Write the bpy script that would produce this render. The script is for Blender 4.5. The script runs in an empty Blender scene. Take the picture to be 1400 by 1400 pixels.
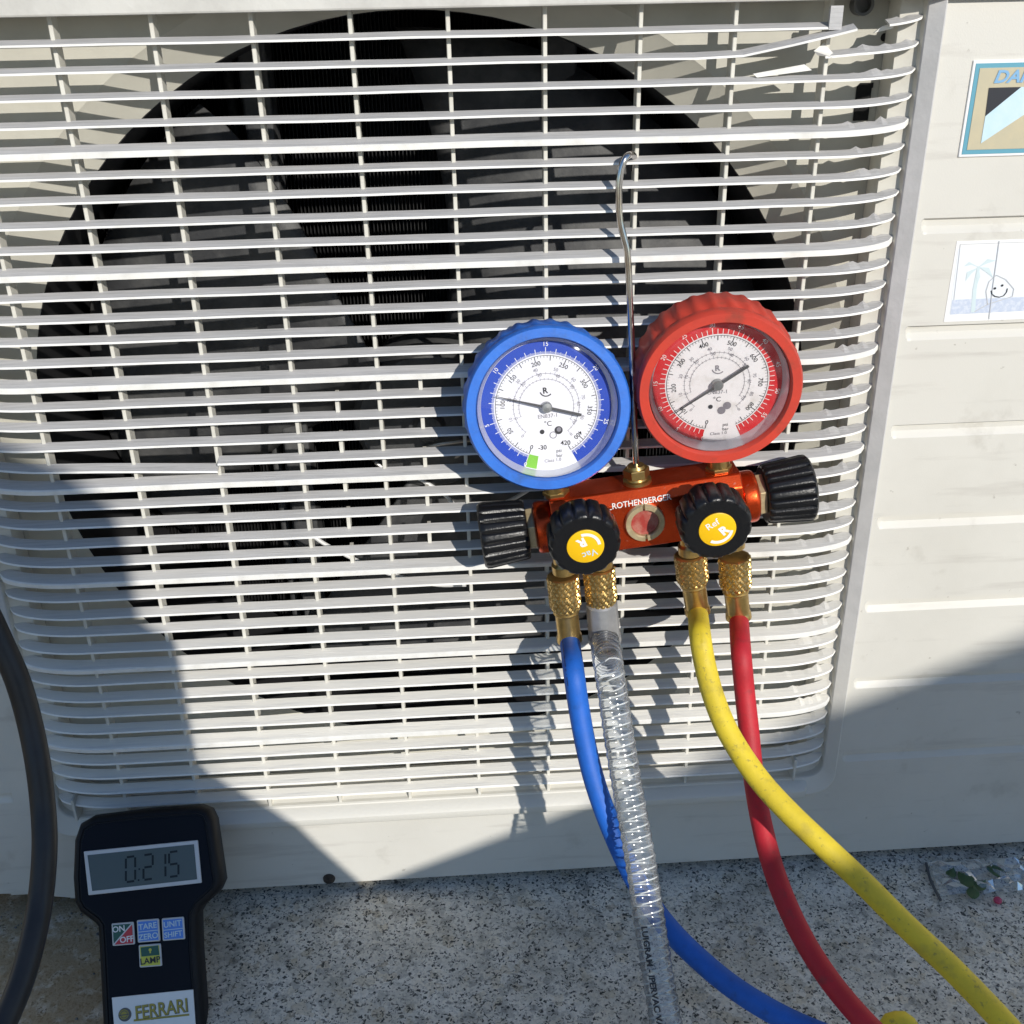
import bpy, math, random
from mathutils import Vector, Matrix
random.seed(7)
scene = bpy.context.scene
COL = scene.collection
sin, cos, pi, rad = math.sin, math.cos, math.pi, math.radians

# ---------------------------------------------------------------- camera, sky, sun, exposure
F = 1450.0
CAM = Vector((-.0603, -.6662, .6753))
RC = Matrix.Rotation(rad(-3.01), 3, 'Z') @ Matrix.Rotation(pi/2 - rad(26.0), 3, 'X') @ Matrix.Rotation(rad(-1.19), 3, 'Z')
cd = bpy.data.cameras.new('camera'); cd.sensor_width = 36; cd.lens = 36*F/1400
cd.clip_start = .02; cd.clip_end = 400
cam = bpy.data.objects.new('camera', cd); COL.objects.link(cam)
cam.matrix_world = Matrix.Translation(CAM) @ RC.to_4x4()
scene.camera = cam

TH, TV = .38, .50                                   # sun travel per metre of depth: sideways, downwards
SUN = Vector((TH, -1, TV)).normalized()             # towards the sun
EL = math.asin(SUN.z)
w = bpy.data.worlds.new('World'); scene.world = w; w.use_nodes = True
nt = w.node_tree; bg = nt.nodes['Background']
sk = nt.nodes.new('ShaderNodeTexSky'); sk.sky_type = 'NISHITA'; sk.sun_disc = False
sk.sun_elevation = EL; sk.sun_rotation = math.atan2(SUN.x, SUN.y); sk.dust_density = .2; sk.ozone_density = 4.0
nt.links.new(sk.outputs[0], bg.inputs[0]); bg.inputs[1].default_value = .12
sd = bpy.data.lights.new('sun', 'SUN'); sd.energy = 4.05; sd.angle = rad(.53); sd.color = (1, .955, .88)
so = bpy.data.objects.new('sun', sd); COL.objects.link(so)
so.rotation_euler = SUN.to_track_quat('Z', 'Y').to_euler(); so.location = (2, -4, 4)
scene.view_settings.view_transform = 'Standard'; scene.view_settings.look = 'None'
scene.view_settings.exposure = .03; scene.view_settings.gamma = 1
try: scene.view_settings.use_curve_mapping = False
except Exception: pass
scene.render.engine = 'CYCLES'
scene.cycles.max_bounces = 10; scene.cycles.transparent_max_bounces = 24

def ray(px, py):                                    # direction through a pixel of the 1400 px photograph, unit depth
    return RC @ Vector(((px-700)/F, -(py-700)/F, -1))
def at(px, py, Y):
    d = ray(px, py); return CAM + d*((Y-CAM.y)/d.y)
def cz(px, py, Z): return CAM + ray(px, py)*Z
def proj_y(q):
    v = RC.transposed() @ (q-CAM); return 700+F*v.y/v.z
def gnd(px, py, Z=0):
    d = ray(px, py); return CAM + d*((Z-CAM.z)/d.z)

# ---------------------------------------------------------------- helpers
ORG = {}
class MB:
    def __init__(s): s.v = []; s.f = []; s.m = []
    def add(s, vs, fs, mi=0):
        b = len(s.v); s.v += [Vector(p) for p in vs]
        for f in fs: s.f.append([b+i for i in f]); s.m.append(mi)
    def box(s, lo, hi, M=None, mi=0, ch=0):
        x0, y0, z0 = lo; x1, y1, z1 = hi
        P = [Vector((x, y, z)) for x in (x0, x1) for y in (y0, y1) for z in (z0, z1)]
        if M is not None: P = [M @ p for p in P]
        s.add(P, [(0,1,3,2),(4,6,7,5),(0,4,5,1),(2,3,7,6),(0,2,6,4),(1,5,7,3)], mi)
    def rings(s, R, mi=0, closed=True, cap0=True, cap1=True):
        n = len(R[0]); b = len(s.v)
        for r in R: s.v += [Vector(p) for p in r]
        for k in range(len(R)-1):
            for i in range(n if closed else n-1):
                j = (i+1) % n
                s.f.append([b+k*n+i, b+k*n+j, b+(k+1)*n+j, b+(k+1)*n+i]); s.m.append(mi)
        if cap0: s.f.append([b+i for i in range(n)][::-1]); s.m.append(mi)
        if cap1: s.f.append([b+(len(R)-1)*n+i for i in range(n)]); s.m.append(mi)
    def lathe(s, prof, seg, M, mi=0, fn=None, cap0=True, cap1=True):  # prof: (radius, height) along local Z
        R = []
        for k, (r, h) in enumerate(prof):
            R.append([M @ Vector(((fn(r, h, 2*pi*i/seg, k, i) if fn else r)*cos(2*pi*i/seg),
                                  (fn(r, h, 2*pi*i/seg, k, i) if fn else r)*sin(2*pi*i/seg), h)) for i in range(seg)])
        s.rings(R, mi, True, cap0, cap1)
    def tube(s, P, r, seg=14, mi=0, caps=True):
        fr = frames(P)
        R = []
        for k, (p, t, n, b) in enumerate(fr):
            rr = r[k] if isinstance(r, (list, tuple)) else r
            R.append([p + (n*cos(2*pi*i/seg) + b*sin(2*pi*i/seg))*rr for i in range(seg)])
        s.rings(R, mi, True, caps, caps)
    def prism(s, pts, M, z0, z1, mi=0, inset=0):    # outline in local XY, thickness along local Z
        n = len(pts)
        A = [M @ Vector((x, y, z0)) for x, y in pts]; B = [M @ Vector((x, y, z1)) for x, y in pts]
        s.rings([A, B], mi)
    def build(s, name, mats, parent=None, smooth=False, bevel=0, seg=2, org=None, angle=40):
        o0 = ORG[parent.name] if parent else (org or Vector((0, 0, 0)))
        me = bpy.data.meshes.new(name); me.from_pydata([p-o0 for p in s.v], [], s.f)
        for m in (mats if isinstance(mats, (list, tuple)) else [mats]): me.materials.append(m)
        if any(s.m): me.polygons.foreach_set('material_index', s.m)
        me.update()
        o = bpy.data.objects.new(name, me); COL.objects.link(o)
        if parent: o.parent = parent
        else: o.location = o0
        ORG[o.name] = o0.copy()
        if smooth:
            me.polygons.foreach_set('use_smooth', [True]*len(me.polygons))
            try: me.set_sharp_from_angle(angle=rad(angle))
            except Exception: pass
        if bevel:
            b = o.modifiers.new('bevel', 'BEVEL'); b.width = bevel; b.segments = seg; b.limit_method = 'ANGLE'; b.angle_limit = rad(35)
            b.harden_normals = False
        return o

def frames(P):
    out = []; n = None
    for k, p in enumerate(P):
        a = P[max(k-1, 0)]; c = P[min(k+1, len(P)-1)]
        t = (c-a).normalized()
        if n is None:
            n = Vector((0, 1, 0)) - t*t.y
            if n.length < .1: n = Vector((1, 0, 0)) - t*t.x
        else: n = n - t*n.dot(t)
        n = n.normalized(); out.append((p, t, n, t.cross(n)))
    return out
def spline(P, n=8):
    P = [Vector(p) for p in P]; Q = [P[0]*2-P[1]] + P + [P[-1]*2-P[-2]]; out = []
    for i in range(1, len(Q)-2):
        a, b, c, d = Q[i-1:i+3]
        for k in range(n):
            t = k/n
            out.append(.5*((2*b) + (c-a)*t + (2*a-5*b+4*c-d)*t*t + (3*b-a-3*c+d)*t**3))
    out.append(P[-1]); return out
def even(P, step):
    out = [P[0]]; acc = 0
    for a, b in zip(P, P[1:]):
        L = (b-a).length; pos = step-acc
        while pos <= L: out.append(a+(b-a)*(pos/L)); pos += step
        acc = (acc+L) % step
    return out
def empty(name, loc, label, cat, group=None):
    o = bpy.data.objects.new(name, None); o.empty_display_size = .05; COL.objects.link(o); o.location = loc
    o['label'] = label; o['category'] = cat
    if group: o['group'] = group
    ORG[o.name] = Vector(loc); return o
def tag(o, label, cat, group=None, kind=None):
    if label: o['label'] = label
    if cat: o['category'] = cat
    if group: o['group'] = group
    if kind: o['kind'] = kind
    return o
def share(src, name, parent, loc=(0, 0, 0), rot=(0, 0, 0)):
    o = bpy.data.objects.new(name, src.data); COL.objects.link(o); o.parent = parent; o.location = loc; o.rotation_euler = rot
    ORG[o.name] = ORG[parent.name].copy()
    return o
_txt = {}
def glyphs(s, bold=0, shear=0):
    k = (s, bold, shear)
    if k not in _txt:
        c = bpy.data.curves.new('text', 'FONT'); c.body = s; c.size = 1; c.align_x = 'CENTER'; c.align_y = 'CENTER'; c.offset = bold; c.shear = shear
        c.resolution_u = 3
        o = bpy.data.objects.new('text', c); COL.objects.link(o)
        dg = bpy.context.evaluated_depsgraph_get()
        me = bpy.data.meshes.new_from_object(o.evaluated_get(dg))
        _txt[k] = ([v.co.copy() for v in me.vertices], [list(p.vertices) for p in me.polygons])
        bpy.data.objects.remove(o); bpy.data.curves.remove(c); bpy.data.meshes.remove(me)
    return _txt[k]
def text(mb, s, M, size, x=0, y=0, rot=0, z=0, mi=0, bold=.01, shear=0, sx=1):
    V, Fc = glyphs(s, bold, shear)
    mb.add([M @ Vector((x+(p.x*sx*cos(rot)-p.y*sin(rot))*size, y+(p.x*sx*sin(rot)+p.y*cos(rot))*size, z)) for p in V], Fc, mi)
def disc(mb, M, r, x=0, y=0, z=0, mi=0, n=24):
    mb.add([M @ Vector((x+r*cos(2*pi*i/n), y+r*sin(2*pi*i/n), z)) for i in range(n)], [list(range(n))], mi)
def arc(mb, M, r0, r1, a0, a1, z, mi=0, x=0, y=0, n=60):    # angle from six o'clock, clockwise
    V = []
    for i in range(n+1):
        a = a0+(a1-a0)*i/n
        for r in (r0, r1): V.append(M @ Vector((x-sin(a)*r, y-cos(a)*r, z)))
    mb.add(V, [(2*i+1, 2*i, 2*i+2, 2*i+3) for i in range(n)], mi)
def quad(mb, M, x0, y0, x1, y1, wd, z, mi=0):
    d = Vector((x1-x0, y1-y0)); n = Vector((-d.y, d.x)).normalized()*wd/2
    mb.add([M @ Vector((x0+n.x, y0+n.y, z)), M @ Vector((x0-n.x, y0-n.y, z)), M @ Vector((x1-n.x, y1-n.y, z)), M @ Vector((x1+n.x, y1+n.y, z))], [(0, 1, 2, 3)], mi)

# ---------------------------------------------------------------- materials
def mat(name, col, rough=.5, metal=0, col2=None, scale=40, detail=6, lo=.4, hi=.65, bump=0, bscale=300, spec=.5, coat=0, stretch=None):
    m = bpy.data.materials.new(name); m.use_nodes = True; n = m.node_tree.nodes; l = m.node_tree.links
    b = n['Principled BSDF']; b.inputs['Base Color'].default_value = (*col, 1); b.inputs['Roughness'].default_value = rough
    b.inputs['Metallic'].default_value = metal; b.inputs['Specular IOR Level'].default_value = spec; b.inputs['Coat Weight'].default_value = coat
    tc = n.new('ShaderNodeTexCoord'); src = tc.outputs['Object']
    if stretch:
        mp = n.new('ShaderNodeMapping'); mp.inputs['Scale'].default_value = stretch; l.new(src, mp.inputs[0]); src = mp.outputs[0]
    m['_src'] = 0
    if col2:
        no = n.new('ShaderNodeTexNoise'); no.inputs['Scale'].default_value = scale; no.inputs['Detail'].default_value = detail; no.inputs['Roughness'].default_value = .65
        l.new(src, no.inputs['Vector'])
        r = n.new('ShaderNodeValToRGB'); r.color_ramp.elements[0].position = lo; r.color_ramp.elements[1].position = hi
        r.color_ramp.elements[0].color = (*col, 1); r.color_ramp.elements[1].color = (*col2, 1)
        l.new(no.outputs[0], r.inputs[0]); l.new(r.outputs[0], b.inputs['Base Color'])
    if bump:
        nb = n.new('ShaderNodeTexNoise'); nb.inputs['Scale'].default_value = bscale; nb.inputs['Detail'].default_value = 4
        l.new(src, nb.inputs['Vector'])
        bu = n.new('ShaderNodeBump'); bu.inputs['Strength'].default_value = bump; bu.inputs['Distance'].default_value = .001
        l.new(nb.outputs[0], bu.inputs['Height']); l.new(bu.outputs[0], b.inputs['Normal'])
    return m
def mixin(m, col, scale, lo, hi, fac=1, axis=None, a0=0, a1=1, stretch=None, kind='noise'):
    """lays another colour over a material where a noise (or a position along an axis) says so"""
    n = m.node_tree.nodes; l = m.node_tree.links; b = n['Principled BSDF']; inp = b.inputs['Base Color']
    mx = n.new('ShaderNodeMix'); mx.data_type = 'RGBA'
    if inp.is_linked:
        s = inp.links[0].from_socket; l.new(s, mx.inputs['A'])
    else: mx.inputs['A'].default_value = inp.default_value
    mx.inputs['B'].default_value = (*col, 1)
    tc = n.new('ShaderNodeTexCoord'); f = None
    src = tc.outputs['Object']
    if stretch:
        mp = n.new('ShaderNodeMapping'); mp.inputs['Scale'].default_value = stretch; l.new(src, mp.inputs[0]); src = mp.outputs[0]
    if scale:
        if kind == 'noise':
            no = n.new('ShaderNodeTexNoise'); no.inputs['Scale'].default_value = scale; no.inputs['Detail'].default_value = 5; no.inputs['Roughness'].default_value = .6; so_ = no.outputs[0]
        else:
            no = n.new('ShaderNodeTexVoronoi'); no.inputs['Scale'].default_value = scale; so_ = no.outputs['Distance']
            no.inputs['Randomness'].default_value = 1
        l.new(src, no.inputs['Vector'])
        mr = n.new('ShaderNodeMapRange'); mr.inputs[1].default_value = lo; mr.inputs[2].default_value = hi; mr.inputs[4].default_value = fac
        l.new(so_, mr.inputs[0]); f = mr.outputs[0]
    if axis:
        ge = n.new('ShaderNodeNewGeometry'); sx = n.new('ShaderNodeSeparateXYZ'); l.new(ge.outputs['Position'], sx.inputs[0])
        m2 = n.new('ShaderNodeMapRange'); m2.inputs[1].default_value = a0; m2.inputs[2].default_value = a1; m2.interpolation_type = 'SMOOTHSTEP'
        if not scale: m2.inputs[4].default_value = fac
        l.new(sx.outputs[axis], m2.inputs[0])
        if f:
            mu = n.new('ShaderNodeMath'); mu.operation = 'MULTIPLY'; l.new(f, mu.inputs[0]); l.new(m2.outputs[0], mu.inputs[1]); f = mu.outputs[0]
        else: f = m2.outputs[0]
    l.new(f, mx.inputs['Factor']); l.new(mx.outputs['Result'], inp)
    return m
def clear(name, tint, gloss=.05, haze=.0, rough=.03):
    m = bpy.data.materials.new(name); m.use_nodes = True; n = m.node_tree.nodes; l = m.node_tree.links; n.clear()
    out = n.new('ShaderNodeOutputMaterial'); tr = n.new('ShaderNodeBsdfTransparent'); tr.inputs[0].default_value = (*tint, 1)
    gl = n.new('ShaderNodeBsdfGlossy'); gl.inputs['Roughness'].default_value = rough
    fr = n.new('ShaderNodeFresnel'); fr.inputs[0].default_value = 1.46
    ad = n.new('ShaderNodeMath'); ad.operation = 'MULTIPLY_ADD'; ad.inputs[1].default_value = 1; ad.inputs[2].default_value = gloss
    l.new(fr.outputs[0], ad.inputs[0])
    mx = n.new('ShaderNodeMixShader'); l.new(ad.outputs[0], mx.inputs[0]); l.new(tr.outputs[0], mx.inputs[1]); l.new(gl.outputs[0], mx.inputs[2])
    last = mx.outputs[0]
    if haze:
        df = n.new('ShaderNodeBsdfDiffuse'); df.inputs[0].default_value = (.75, .77, .78, 1)
        tl = n.new('ShaderNodeBsdfTranslucent'); tl.inputs[0].default_value = (.75, .77, .78, 1)
        hm = n.new('ShaderNodeMixShader'); hm.inputs[0].default_value = .4; l.new(df.outputs[0], hm.inputs[1]); l.new(tl.outputs[0], hm.inputs[2])
        no = n.new('ShaderNodeTexNoise'); no.inputs['Scale'].default_value = 120; tc = n.new('ShaderNodeTexCoord'); l.new(tc.outputs['Object'], no.inputs['Vector'])
        mr = n.new('ShaderNodeMapRange'); mr.inputs[1].default_value = .35; mr.inputs[2].default_value = .75; mr.inputs[4].default_value = haze; l.new(no.outputs[0], mr.inputs[0])
        m3 = n.new('ShaderNodeMixShader'); l.new(mr.outputs[0], m3.inputs[0]); l.new(last, m3.inputs[1]); l.new(hm.outputs[0], m3.inputs[2]); last = m3.outputs[0]
    l.new(last, out.inputs[0]); return m

M = {}
M['paint'] = mat('cream_paint', (.625, .605, .55), .45, col2=(.55, .53, .475), scale=6, lo=.45, hi=.8, bump=.08, bscale=900)
mixin(M['paint'], (.36, .33, .28), 25, .62, .78, .5)
mixin(M['paint'], (.22, .19, .15), 110, .685, .73, .55)
mixin(M['paint'], (.40, .37, .33), 14, .56, .72, .5, stretch=(.5, 1, 5))
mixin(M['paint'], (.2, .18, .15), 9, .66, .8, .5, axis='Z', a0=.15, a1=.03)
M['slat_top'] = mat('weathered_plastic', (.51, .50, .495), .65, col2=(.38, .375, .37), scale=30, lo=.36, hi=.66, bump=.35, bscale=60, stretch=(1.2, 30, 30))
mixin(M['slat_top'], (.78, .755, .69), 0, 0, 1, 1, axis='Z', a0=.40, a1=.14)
mixin(M['slat_top'], (.54, .535, .53), 22, .5, .68, .6, stretch=(.6, 12, 12))
M['lip'] = mat('clean_plastic_edge', (.80, .785, .74), .5, col2=(.60, .58, .53), scale=40, lo=.45, hi=.8)
M['under'] = mat('plastic_underside', (.60, .58, .52), .6)
M['rib'] = mat('plastic_rib', (.66, .64, .575), .55, col2=(.56, .54, .48), scale=50)
M['flange'] = mat('weathered_flange', (.57, .56, .55), .6, col2=(.48, .475, .465), scale=45, lo=.35, hi=.7, bump=.2, bscale=400)
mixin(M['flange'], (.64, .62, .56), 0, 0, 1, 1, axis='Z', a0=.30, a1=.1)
M['fascia'] = mat('weathered_rail', (.60, .585, .54), .6, col2=(.44, .425, .39), scale=18, lo=.42, hi=.75, bump=.3, bscale=200)
M['wall'] = mat('inner_wall_plastic', (.66, .64, .575), .55, col2=(.58, .56, .5), scale=20)
M['inner'] = mat('shroud_plastic', (.50, .485, .42), .6, col2=(.43, .415, .36), scale=12)
M['black'] = mat('dark_void', (.012, .012, .014), .7)
M['coil'] = mat('coil_fins', (.006, .006, .007), .7)
M['blade'] = mat('fan_blade_plastic', (.036, .037, .040), .6, col2=(.10, .10, .098), scale=22, lo=.42, hi=.72, bump=.3, bscale=250)
M['steel'] = mat('dull_steel', (.35, .34, .33), .4, metal=.8, col2=(.2, .17, .13), scale=30)
M['hole'] = mat('hole_black', (.006, .006, .006), .9)
M['screw'] = mat('rusty_screw', (.07, .055, .045), .7, metal=.3, col2=(.02, .018, .016), scale=200)
M['chrome'] = mat('chromed_rod', (.62, .60, .58), .16, metal=1, col2=(.35, .25, .18), scale=35, lo=.5, hi=.75)
M['brass'] = mat('brass', (.66, .45, .17), .30, metal=.92, col2=(.44, .29, .10), scale=120, lo=.35, hi=.75)
M['brass_pale'] = mat('nickel_brass', (.66, .54, .33), .42, metal=.55, col2=(.5, .39, .22), scale=150)
M['anod'] = mat('orange_anodised', (.76, .082, .017), .27, metal=.86, col2=(.62, .06, .014), scale=60, bump=.06, bscale=1200)
M['blackp'] = mat('black_knob_plastic', (.0075, .0075, .0085), .30, bump=.22, bscale=900, spec=.4)
M['yellow'] = mat('yellow_label', (.86, .50, .006), .35)
M['whitep'] = mat('white_print', (.82, .82, .80), .5)
M['blueb'] = mat('blue_rubber', (.022, .16, .62), .45, col2=(.02, .13, .52), scale=60, bump=.12, bscale=500)
M['redb'] = mat('red_rubber', (.60, .052, .028), .5, col2=(.52, .05, .03), scale=60, bump=.12, bscale=500)
mixin(M['redb'], (.13, .055, .035), 45, .55, .72, .6)
M['dial'] = mat('dial_white', (.80, .80, .83), .45)
M['dial_dirty'] = mat('dial_white_dusty', (.82, .81, .83), .5, col2=(.60, .57, .54), scale=70, lo=.52, hi=.8)
M['bezel'] = mat('dial_rim', (.62, .64, .70), .25, metal=.35)
M['inkblue'] = mat('ink_blue', (.010, .055, .42), .4)
M['inkred'] = mat('ink_red', (.62, .025, .03), .4)
M['inkblack'] = mat('ink_black', (.025, .025, .03), .5)
M['inkgrey'] = mat('ink_grey', (.22, .21, .24), .5)
M['inkgreen'] = mat('ink_green', (.22, .55, .06), .4)
M['needle'] = mat('needle_grey', (.10, .10, .105), .35, metal=.3)
M['spindle'] = mat('spindle_grey', (.32, .33, .33), .35, metal=.7)
M['lens'] = clear('lens_clear', (.97, .97, .98), .0, 0)
M['lens_dusty'] = clear('lens_clear_dusty', (.97, .97, .97), .01, .07)
M['redglass'] = mat('sight_glass_red', (.36, .045, .035), .08, coat=.6, col2=(.5, .26, .2), scale=140, lo=.4, hi=.8)
M['hoseblue'] = mat('blue_hose_rubber', (.009, .125, .56), .6, col2=(.008, .10, .44), scale=40, bump=.15, bscale=700)
M['hosered'] = mat('red_hose_rubber', (.50, .012, .024), .62, col2=(.38, .010, .020), scale=40, bump=.15, bscale=700)
M['hoseyellow'] = mat('yellow_hose_rubber', (.74, .56, .03), .6, col2=(.62, .47, .03), scale=40, bump=.15, bscale=700)
mixin(M['hoseyellow'], (.20, .16, .06), 70, .54, .74, .45)
mixin(M['hoseyellow'], (.16, .13, .06), 260, .60, .68, .5)
mixin(M['hosered'], (.10, .03, .03), 90, .58, .72, .5)
mixin(M['hoseblue'], (.02, .05, .14), 80, .58, .72, .5)
mixin(M['blueb'], (.03, .07, .17), 50, .56, .72, .55)
mixin(M['anod'], (.9, .55, .42), 420, .66, .71, .5)  # pale specks put into the colour for scuffs and sparkle
M['hoseclear'] = clear('clear_hose_plastic', (.96, .97, .97), .05, .34, .12)
M['coilwhite'] = mat('pale_spiral', (.78, .79, .79), .25)
M['wire'] = mat('steel_wire', (.72, .72, .72), .22, metal=1)
M['sleeve'] = mat('grey_sleeve', (.33, .335, .34), .4, metal=.5, col2=(.42, .42, .42), scale=50)
M['cable'] = mat('black_hose_rubber', (.010, .010, .012), .45, col2=(.02, .018, .018), scale=30)
M['ctrl'] = mat('black_abs', (.005, .005, .007), .5, spec=.3, bump=.1, bscale=1500)
M['ctrl_face'] = mat('navy_face', (.003, .0045, .010), .45, spec=.15)
M['lcdframe'] = mat('lcd_frame', (.62, .62, .62), .4)
M['lcd'] = mat('lcd_glass', (.10, .125, .125), .25, spec=.3)
M['seg'] = mat('lcd_segment', (.020, .026, .028), .5, spec=.2)
M['btnblue'] = mat('button_blue', (.10, .26, .74), .4)
M['btngreen'] = mat('button_green', (.02, .10, .07), .4)
M['btnred'] = mat('button_red', (.55, .04, .05), .4)
M['btnyellow'] = mat('button_yellow', (.62, .60, .07), .4)
M['paper'] = mat('white_paper', (.80, .80, .79), .6)
M['gold'] = mat('gold_print', (.36, .30, .05), .5)
M['ironwork'] = mat('dark_grey_print', (.10, .10, .10), .5)
M['badge'] = mat('badge_beige', (.52, .46, .31), .5, col2=(.46, .42, .30), scale=30)
M['badgeblue'] = mat('badge_blue', (.11, .33, .43), .45)
M['badgelight'] = mat('badge_light_blue', (.50, .68, .78), .45, col2=(.58, .72, .78), scale=50)
M['badgetext'] = mat('badge_text_blue', (.20, .40, .62), .45)
M['badgeblack'] = mat('badge_black', (.02, .022, .03), .4)
M['palesky'] = mat('sticker_pale', (.74, .77, .80), .55)
M['paleblue'] = mat('sticker_blue', (.50, .56, .68), .55, col2=(.62, .66, .74), scale=300, lo=.45, hi=.6)
M['palegreen'] = mat('sticker_teal', (.58, .68, .70), .55)
M['palegrey'] = mat('sticker_grey', (.50, .51, .53), .55)
M['film'] = clear('clear_film', (.90, .92, .92), .14, .38, .14)
M['leaf'] = mat('wet_leaf', (.035, .085, .03), .35, col2=(.08, .13, .04), scale=60)
M['pink'] = mat('pink_scrap', (.5, .05, .12), .5)
M['canvas'] = mat('blocker_grey', (.22, .22, .21), .9, col2=(.17, .17, .16), scale=10)  # surface of the added shade blocker at the left
M['render_light'] = mat('bounce_wall_pale', (.72, .69, .62), .9, col2=(.64, .61, .54), scale=5)  # surface of the wall added for bounce light
M['render'] = mat('blocker_drab', (.42, .40, .36), .9, col2=(.34, .32, .29), scale=8)  # surface of the far and right shade blockers, both added

M['grit'] = mat('grit', (.20, .19, .17), .9, col2=(.07, .065, .06), scale=500, lo=.45, hi=.55)
def concrete():
    m = mat('washed_concrete', (.4, .4, .4), .88); n = m.node_tree.nodes; l = m.node_tree.links; b = n['Principled BSDF']
    tc = n.new('ShaderNodeTexCoord'); ns = n.new('ShaderNodeTexNoise'); ns.inputs['Scale'].default_value = 260; ns.inputs['Detail'].default_value = 3
    l.new(tc.outputs['Object'], ns.inputs['Vector'])
    mx = n.new('ShaderNodeMix'); mx.data_type = 'VECTOR'; mx.inputs['Factor'].default_value = .006
    l.new(tc.outputs['Object'], mx.inputs['A']); l.new(ns.outputs['Color'], mx.inputs['B'])
    def grains(scale, stops):
        v = n.new('ShaderNodeTexVoronoi'); v.inputs['Scale'].default_value = scale; l.new(mx.outputs['Result'], v.inputs['Vector'])
        sp = n.new('ShaderNodeSeparateColor'); l.new(v.outputs['Color'], sp.inputs[0])
        r = n.new('ShaderNodeValToRGB'); r.color_ramp.interpolation = 'LINEAR'; e = r.color_ramp.elements
        e[0].position, e[0].color = stops[0][0], (*stops[0][1], 1); e[1].position, e[1].color = stops[-1][0], (*stops[-1][1], 1)
        for p_, c_ in stops[1:-1]: k = e.new(p_); k.color = (*c_, 1)
        l.new(sp.outputs[0], r.inputs[0]); return r.outputs[0]
    fine = grains(620, [(0, (.05, .05, .046)), (.07, (.10, .10, .09)), (.13, (.36, .345, .30)), (.22, (.62, .59, .52)), (.55, (.78, .745, .66)), (.8, (.84, .80, .70)), (1, (.74, .68, .57))])
    coarse = grains(135, [(0, (.66, .66, .66)), (.07, (.76, .76, .75)), (.14, (.94, .94, .93)), (.6, (1, 1, 1)), (.86, (1, .98, .94)), (.93, (.92, .88, .80)), (1, (.82, .77, .69))])
    mu = n.new('ShaderNodeMix'); mu.data_type = 'RGBA'; mu.blend_type = 'MULTIPLY'; mu.inputs['Factor'].default_value = 1
    l.new(fine, mu.inputs['A']); l.new(coarse, mu.inputs['B'])
    bl = n.new('ShaderNodeTexNoise'); bl.inputs['Scale'].default_value = 28; bl.inputs['Detail'].default_value = 7; l.new(tc.outputs['Object'], bl.inputs['Vector'])
    r = n.new('ShaderNodeValToRGB'); r.color_ramp.elements[0].position = .34; r.color_ramp.elements[0].color = (.78, .77, .74, 1); r.color_ramp.elements[1].position = .6; r.color_ramp.elements[1].color = (1, 1, 1, 1)
    l.new(bl.outputs[0], r.inputs[0]); m2 = n.new('ShaderNodeMix'); m2.data_type = 'RGBA'; m2.blend_type = 'MULTIPLY'; m2.inputs['Factor'].default_value = 1
    l.new(mu.outputs['Result'], m2.inputs['A']); l.new(r.outputs[0], m2.inputs['B']); l.new(m2.outputs['Result'], b.inputs['Base Color'])
    hb = n.new('ShaderNodeTexNoise'); hb.inputs['Scale'].default_value = 420; hb.inputs['Detail'].default_value = 5; l.new(tc.outputs['Object'], hb.inputs['Vector'])
    bu = n.new('ShaderNodeBump'); bu.inputs['Strength'].default_value = .7; bu.inputs['Distance'].default_value = .0012; l.new(hb.outputs[0], bu.inputs['Height']); l.new(bu.outputs[0], b.inputs['Normal'])
    return m
M['concrete'] = concrete()
mixin(M['concrete'], (.04, .04, .04), 330, .61, .66, .8)
mixin(M['concrete'], (.16, .155, .14), 120, .58, .68, .6)
mixin(M['concrete'], (.14, .135, .115), 45, .60, .70, .5)
mixin(M['concrete'], (.30, .215, .11), 70, .15, .5, .85, axis='X', a0=-.24, a1=-.33)
mixin(M['concrete'], (.26, .24, .20), 9, .56, .72, .4)
mixin(M['concrete'], (.80, .77, .69), 14, .60, .74, .5)

# ---------------------------------------------------------------- ground
g = MB(); g.add([(-60, -60, 0), (60, -60, 0), (60, 60, 0), (-60, 60, 0)], [(0, 1, 2, 3)])
tag(g.build('ground', M['concrete']), None, None, kind='structure')

# ---------------------------------------------------------------- outdoor unit
unit = empty('outdoor_unit', (0, .15, 0), 'cream air conditioner outdoor unit with slatted fan grille, standing on speckled concrete', 'air conditioner')
ZT, PZ, SX = .668, .0144, .056
GX0, GX1, GZ0, GZ1 = -.388, .225, .094, .735      # inner opening of the grille frame
OX0, OX1, OZ0, OZ1 = -.3975, .2345, .0795, .75
PY = .0035                                         # front sheet of the casing
CXF, CZF, RF = -.081, .398, .2705                  # fan opening

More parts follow.
